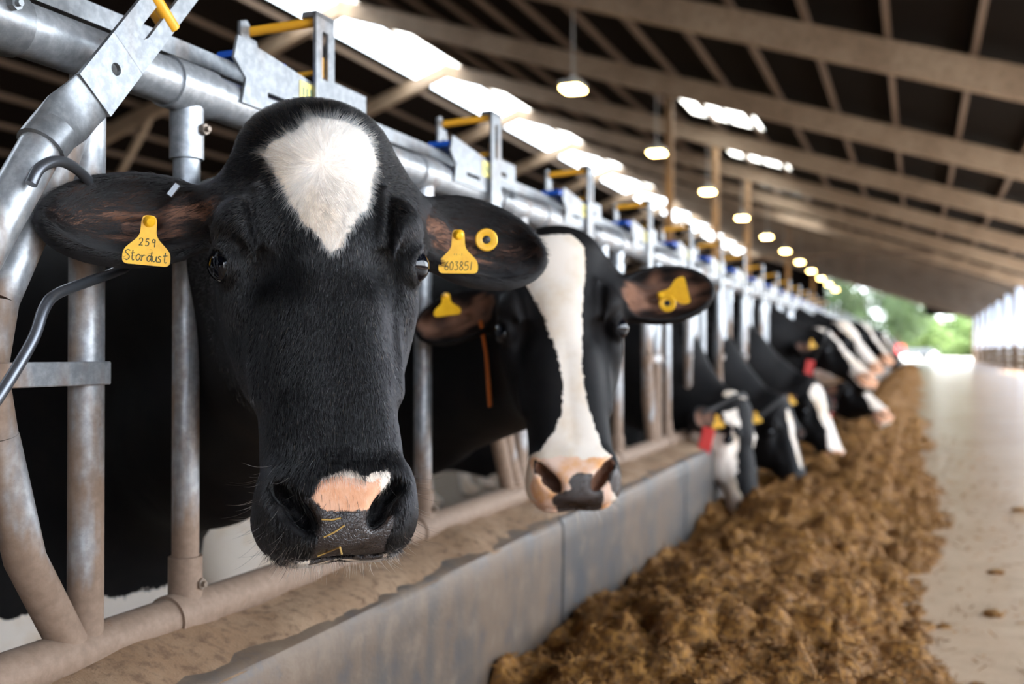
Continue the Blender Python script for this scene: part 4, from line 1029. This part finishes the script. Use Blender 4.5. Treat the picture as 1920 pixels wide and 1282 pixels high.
def pat5(H, V, o):
    o['m_white'] = stripe(H, [(-.07, -.03, .03), (-.12, -.07, .06), (-.25, -.055, .05), (-.40, -.05, .05), (-.48, -.07, .07), (-.62, -.08, .08)], .01, 5, .09); muzzle(o, H, True); body_white(o, H, V, .15)
cow5 = bg_cow((-.615, 6.47, .655), (-.40, 6.30, .07), (.82, -.46, .45), .97, 6.42, pat5, 'grazing cow with broad white face just behind the striped head')
def pat6(H, V, o):
    o['m_white'] = np.maximum(stripe(H, [(.02, -.06, .06), (-.06, -.07, .07), (-.10, -.03, .03), (-.25, -.03, .03), (-.33, -.06, .06), (-.64, -.12, .12)], .012, 6, .07), ball(H, (0, .22, -.33), (.13, .09, .26), 8, .02))
    muzzle(o, H, True); body_white(o, H, V, .3)
cow6 = bg_cow((-.655, 7.62, .985), (-.275, 7.36, .60), (.70, -.30, .72), 1.0, 7.46, pat6, 'cow holding its black and white head level above the feed', neckz=1.0)
def pat7(H, V, o):
    o['m_white'] = np.maximum(stripe(H, [(-.20, -.02, .02), (-.35, -.05, .05), (-.64, -.1, .1)], .01, 7), ball(H, (0, .12, -.55), (.1, .09, .12), 1)); muzzle(o, H, True); body_white(o, H, V, .3)
cow7 = bg_cow((-.56, 8.36, .66), (-.20, 8.13, .31), (.55, -.5, .7), .93, 8.30, pat7, 'low dark head with white muzzle beneath the level head', hh=.012, hb=.04)
def pat8(H, V, o):
    o['m_white'] = stripe(H, [(.03, -.09, .09), (-.10, -.10, .09), (-.25, -.06, .06), (-.64, -.12, .12)], .015, 9, .10); muzzle(o, H, True); body_white(o, H, V, .5)
cow8 = bg_cow((-.60, 9.05, 1.075), (-.235, 8.86, .60), (.68, -.35, .62), .93, 9.02, pat8, 'cow with white poll and nose behind the level head', hh=.012, hb=.04, neckz=1.02)
def pat9(H, V, o):
    o['m_white'] = stripe(H, [(.02, -.05, .05), (-.20, -.03, .03), (-.40, -.04, .04), (-.64, -.06, .06)], .01, 9); muzzle(o, H, True); body_white(o, H, V, .3)
cow9 = bg_cow((-.52, 10.60, 1.105), (-.215, 10.30, .70), (.66, -.38, .62), .93, 10.56, pat9, 'distant cow with white nose stripe, next to last in the row', hh=.014, hb=.045, neckz=1.02)
cow10 = bg_cow((-.44, 12.82, 1.085), (-.14, 12.50, .62), (.6, -.4, .6), .95, 12.84, pat4, 'farthest cow head at the end of the row', hh=.016, hb=.05, neckz=1.02)

# ------------------------------------------------------------------ collars
STRAP = plain('collar_strap', (.015, .013, .013), .6); REDP = plain('collar_red_plastic', (.62, .035, .03), .4); GREYP = plain('collar_weight', (.10, .12, .15), .5, .3)
def collar(cow, u, n=28, r=.012, snapto=True):
    """strap round the neck: u 0..1 from head to shoulder"""
    a = np.array(cow.M @ Vector((0, .20, -.18))); b = np.array(cow.neck[1][0]); c = a + (b - a) * u; ax = Vector(b - a).normalized()
    s1 = ax.cross(Vector((0, 0, 1))).normalized(); s2 = s1.cross(ax)
    pts = []
    for k in range(n):
        an = 2 * math.pi * k / n; d = np.array(s1 * math.cos(an) + s2 * math.sin(an)); lo, hi = 0.02, .6
        ts = np.arange(.02, .6, .004); fv = cow.field((c + d * ts[:, None]).astype(f4)); lo = ts[np.argmax(fv > 0)]
        pts.append(c + d * (lo + .004))
    pts.append(pts[0]); off = np.array(cow.body[:3])
    mb = MB(); mb.tube([tuple(p - off) for p in pts], r, 8, cap=False, flat=1.0); mb.build('collar', STRAP, cow.root, 60)
    return pts, off
def collar_box(cow, p, size, up, nrm, mat, name, off):
    Mx = Matrix.Translation(Vector(p) - Vector(off)) @ rot_to(nrm, up)
    mb = MB(); mb.box((-size[0], -size[1], -size[2]), size, Mx, bev=min(size) * .4); return mb.build(name, mat, cow.root)
pts, off = collar(cow3, .12)
# camera side of the strap
def near_pt(pts, down=0.0):
    q = [p for p in pts]; q.sort(key=lambda p: (p[1] + p[2] * down)); return q[0]
p = near_pt(pts, .25); collar_box(cow3, p + np.array([.02, -.07, -.15]), (.028, .085, .014), (.25, 0, 1), (.25, -1, 0), REDP, 'collar_tag', off)
pl_ = min(pts, key=lambda q: q[2]); mb = MB(); mb.tube([tuple(np.array(pl_) - off + (0, -.01, .02)), tuple(np.array(pl_) - off + (0, -.01, -.03)), tuple(np.array(pl_) - off + (0, -.01, -.075))], [.02, .038, .03], 14); mb.build('collar_weight', GREYP, cow3.root, 50)
for c, u in ((cow6, .10), (cow7, .12), (cow4, .12)):
    pts, off = collar(c, u, 20); p = near_pt(pts, .4); 
    if c is not cow4: collar_box(c, p + np.array([0, -.02, 0]), (.03, .09, .012), (.2, 0, 1), (.25, -1, 0), REDP, 'collar_tag', off)
# orange cord on the second cow's neck
ORG = plain('neck_cord_orange', (.55, .13, .02), .6)

off = Vector(cow2.body[:3]); a = MB(); a.tube([Vector(p) - off for p in [(-.822, 1.850, .862), (-.843, 1.925, .80), (-.840, 1.930, .743)]], .0045, 8); a.tube([Vector(p) - off for p in [(-.840, 1.930, .743), (-.842, 1.945, .685)]], .008, 8, flat=.5); a.build('neck_cord', ORG, cow2.root, 60)
TXT3 = [writing('cc-1', -.006, -.0065, .0035, .0034, .00022), writing('380', -.012, -.026, .012, .0085, .0004)]
ear_tag(cow2, (-.893, 1.838, .898), (.30, -.85, .45), 8, (), 1.0, squash=(1, .85, 1))
ear_tag(cow2, (-.470, 2.035, .922), (.15, -.98, .1), 104, (), 1.05)
ear_tag(cow2, (-.478, 2.026, .9005), (.15, -.98, .1), 0, (), 1.2, None, 'button_tag')
for c in (cow3, cow4, cow5, cow6): ear_tag(c, c.M @ Vector((-.20, .065, -.150)), (.3, -.95, .1), 10, (), 1.0)

# ------------------------------------------------------------------ silage on the aisle floor
def m_feed():
    t = NT('silage'); co = t.obj_co(); n1 = t.noise(9, 5, .65, co).outputs['Fac']; n2 = t.noise(75, 4, .7, co).outputs['Fac']
    c = t.mix(t.step(n1, .35, .65), (.30, .125, .020), (.43, .195, .036)); c = t.mix(t.step(n2, .42, .62), c, (.13, .055, .012)); c = t.mix(t.step(n2, .60, .72), c, (.56, .30, .07))
    t.bsdf(c, .75, 0, t.bump(n2, .9, .012)); return t.m
FEED = m_feed()
def feed_h(x, y):
    p = np.stack([x, y, 0 * x], -1).astype(f4)
    edge = .06 + .13 * vnoise(p * (0, 1, 0), 1.3) + .05 * vnoise(p * (0, 1, 0), 5)
    w = sstep(0, .42, edge - x)                                   # falls off towards the aisle
    left = .50 + .5 * sstep(-.86, -.52, x); 
    hgt = (.135 + .05 * vnoise(p + 3, 1.6) + .03 * vnoise(p + 9, 3.5)) * w * left
    hgt = hgt * (.55 + .45 * sstep(0, 2.2, y + 0 * x))
    lump = np.abs(vnoise(p + 5, 6)) * .060 + np.abs(vnoise(p + 1, 13)) * .045 + np.abs(vnoise(p + 2, 30)) * .022 + vnoise(p + 4, 70) * .005
    hgt = hgt + (lump - .03) * sstep(0, .16, edge - x + .06)
    return np.where(hgt < .004, -.01, hgt)
def feed_grid(y0, y1, st):
    xs = np.arange(-.846, .42, st); ys = np.arange(y0, y1 + st * .5, st); X, Y = np.meshgrid(xs, ys, indexing='ij')
    Z = feed_h(X.ravel(), Y.ravel()).reshape(X.shape); n, m = X.shape
    V = np.stack([X, Y, Z], -1).reshape(-1, 3); i = np.arange(n * m).reshape(n, m)
    Q = np.stack([i[:-1, :-1], i[1:, :-1], i[1:, 1:], i[:-1, 1:]], -1).reshape(-1, 4); Q = Q[(V[Q][:, :, 2] > 0).any(1)]
    return V, Q
Va, Qa = feed_grid(1.3, 6.5, .0085); Vb, Qb = feed_grid(6.5, 14, .02); Vc, Qc = feed_grid(14, 60, .06)
me = to_mesh('feed_heap', np.concatenate([Va, Vb, Vc]), np.concatenate([Qa, Qb + len(Va), Qc + len(Va) + len(Vb)])); setmat(me, FEED)
heap = mobj('feed_heap', me); tag(heap, 'long heap of brown chopped silage on the aisle floor', 'silage', kind='stuff')
rng = np.random.RandomState(11); N = 42000
yy = 1.3 + 7.5 * rng.rand(N) ** 1.6; xx = rng.uniform(-.84, .22, N); zz = feed_h(xx, yy); ok = zz > .004
sp = rng.rand(900, 2) * [.55, 9] + [-.05, 1.4]; sz = np.maximum(feed_h(sp[:, 0], sp[:, 1]), .001)      # loose bits on the concrete
xx = np.r_[xx[ok], sp[:, 0]]; yy = np.r_[yy[ok], sp[:, 1]]; zz = np.r_[zz[ok], sz + .002]; n = len(xx)
d = rng.randn(n, 3) * [1, 1, .55]; d /= np.linalg.norm(d, axis=1)[:, None]; s = np.cross(d, rng.randn(n, 3)); s /= np.linalg.norm(s, axis=1)[:, None]
L = rng.uniform(.006, .022, n)[:, None]; w = rng.uniform(.0008, .0022, n)[:, None]; C = np.stack([xx, yy, zz + .003], 1)
V = np.stack([C - d * L - s * w, C - d * L + s * w, C + d * L + s * w, C + d * L - s * w], 1).reshape(-1, 3); V[:, 2] = np.maximum(V[:, 2], .0005)
me = to_mesh('silage_fibres', V, np.arange(n * 4).reshape(-1, 4)); setmat(me, FEED); o = mobj('silage_fibres', me, heap); o['kind'] = 'stuff'
rng2 = random.Random(8)
for k, (x, y, sc) in enumerate([(.30, 2.78, .030), (.21, 3.35, .022), (.26, 4.0, .02), (.47, 5.6, .025), (.36, 2.25, .014)]):   # lumps rolled off the heap
    bm = bmesh.new(); bmesh.ops.create_icosphere(bm, subdivisions=3, radius=1)
    for v in bm.verts:
        q = np.array(v.co, f4)[None]; f = 1 + .35 * vnoise(q + k * 3, 1.6)[0] + .15 * vnoise(q + k * 3, 4)[0]; v.co = Vector((v.co.x * sc * f * 1.3, v.co.y * sc * f, max(v.co.z, -.5) * sc * f * .6))
    me = bpy.data.meshes.new('feed_clump'); bm.to_mesh(me); bm.free(); setmat(me, FEED); smooth(me); o = mobj('feed_clump', me); o.location = (x, y, sc * .28)
    tag(o, ['larger lump of silage lying on the bare concrete', 'small lump of silage close beside the heap', 'small lump of silage off the heap edge further up', 'farthest loose lump of silage on the concrete', 'smallest crumb of silage near the bottom edge'][k], 'silage clump', 'loose silage lumps on the aisle')

# ------------------------------------------------------------------ outside the far end
g = MB(); g.box((-60, Y1 + 1, -.25), (60, 230, -.02)); g.box((XE + .1, -60, -.25), (60, Y1 + 1, -.02)); g.box((-60, -60, -.25), (XE + .1, -13, -.02)); g = g.build('ground', m_concrete('yard_ground', (.62, .58, .52), (.70, .66, .60), (.5, .45, .4), .3, .8, .3)); tag(g, 'bright yard beyond the far end of the barn', kind='structure')
def m_leaf(name, a, b):
    t = NT(name); co = t.obj_co(); n = t.noise(.9, 3, .6, co).outputs['Fac']; c = t.mix(t.step(n, .35, .65), a, b)
    p = t.n('ShaderNodeBsdfPrincipled'); t.l(c, p.inputs['Base Color']); p.inputs['Roughness'].default_value = .6
    tr_ = t.n('ShaderNodeBsdfTranslucent'); t.l(c, tr_.inputs[0]); mx = t.n('ShaderNodeMixShader'); mx.inputs[0].default_value = .35
    t.l(p.outputs[0], mx.inputs[1]); t.l(tr_.outputs[0], mx.inputs[2]); t.l(mx.outputs[0], t.out.inputs[0]); return t.m
LEAFS = [m_leaf('leaf_mid_green', (.10, .16, .045), (.17, .25, .08)), m_leaf('leaf_dark_green', (.035, .06, .02), (.06, .10, .035))]
BARK = plain('bark', (.07, .05, .035), .9)
def tree(x, y, h, rx, rz_, n, leaf, label, seed, ls=.30, low=.12):
    rng = np.random.RandomState(seed); r = empty('tree', (x, y, -.02), label, 'tree', 'trees beyond the barn end')
    a = MB(); a.tube([(0, 0, 0), (.1, 0, h * .35), (0, .1, h * .7)], [h * .035, h * .025, h * .012], 8)
    for k in range(6):
        an = rng.rand() * 6.28; a.tube([(0, 0, h * (.25 + .07 * k)), (math.cos(an) * rx * .6, math.sin(an) * rx * .6, h * (.45 + .07 * k))], [h * .014, h * .004], 6)
    a.build('trunk', BARK, r, 60)
    cl = rng.randn(26, 3); cl /= np.linalg.norm(cl, axis=1)[:, None]; cl *= rng.uniform(.35, .9, (26, 1)); cl = cl * [rx, rx, rz_] + [0, 0, h - rz_]
    k = rng.randint(0, 26, n); u = rng.randn(n, 3); u /= np.linalg.norm(u, axis=1)[:, None]
    P = cl[k] + u * (rng.rand(n, 1) ** .4) * rx * .42; P[:, 2] = np.maximum(P[:, 2], low)
    d = rng.randn(n, 3); d /= np.linalg.norm(d, axis=1)[:, None]; s_ = np.cross(d, rng.randn(n, 3)); s_ /= np.linalg.norm(s_, axis=1)[:, None]
    V = np.stack([P - d * ls, P + s_ * ls * .45, P + d * ls, P - s_ * ls * .45], 1).reshape(-1, 3)
    me = to_mesh('foliage', V, np.arange(n * 4).reshape(-1, 4)); setmat(me, leaf); o = mobj('foliage', me, r); o['kind'] = 'stuff'
tree(-2.2, 126, 10.5, 4.0, 5.2, 5200, LEAFS[1], 'dark loose tree with light sparkling through, left of the opening', 1, .30)
tree(-8.0, 132, 13.5, 4.4, 6.6, 5600, LEAFS[1], 'tall dark tree just above the end of the fence', 2, .30)
tree(-16.5, 128, 13, 5.0, 6.2, 4200, LEAFS[1], 'dark tree farthest left, mostly hidden behind the fence', 5, .30)
tree(-.2, 150, 6.2, 4.0, 3.0, 7000, LEAFS[0], 'round fresh green tree seen through the far opening', 3, .40, .3)
tree(6.0, 160, 5.4, 4.4, 2.7, 7000, LEAFS[0], 'wider green tree right of the round one', 4, .40, .3)
# parked machine by the yard
RED = plain('machine_red', (.60, .05, .05), .4); DARKG = plain('machine_grey', (.10, .11, .13), .5); TYRE = plain('tyre', (.02, .02, .02), .8)
t_ = empty('trailer', (-1.6, 104, -.02), 'small red and grey trailer parked outside the far end', 'trailer')
a = MB(); a.box((-.9, -.8, .55), (.5, .8, 1.5), bev=.05); a.build('body', RED, t_)
a = MB(); a.box((.5, -.75, .7), (3.0, .75, 1.15), bev=.04); a.build('bed', DARKG, t_)
for x_ in (-.4, 2.2):
    for y_ in (-.82, .82):
        a = MB(); a.tube([(x_, y_ - .1, .36), (x_, y_ + .1, .36)], .36, 20); a.build('wheel', TYRE, t_, 40)
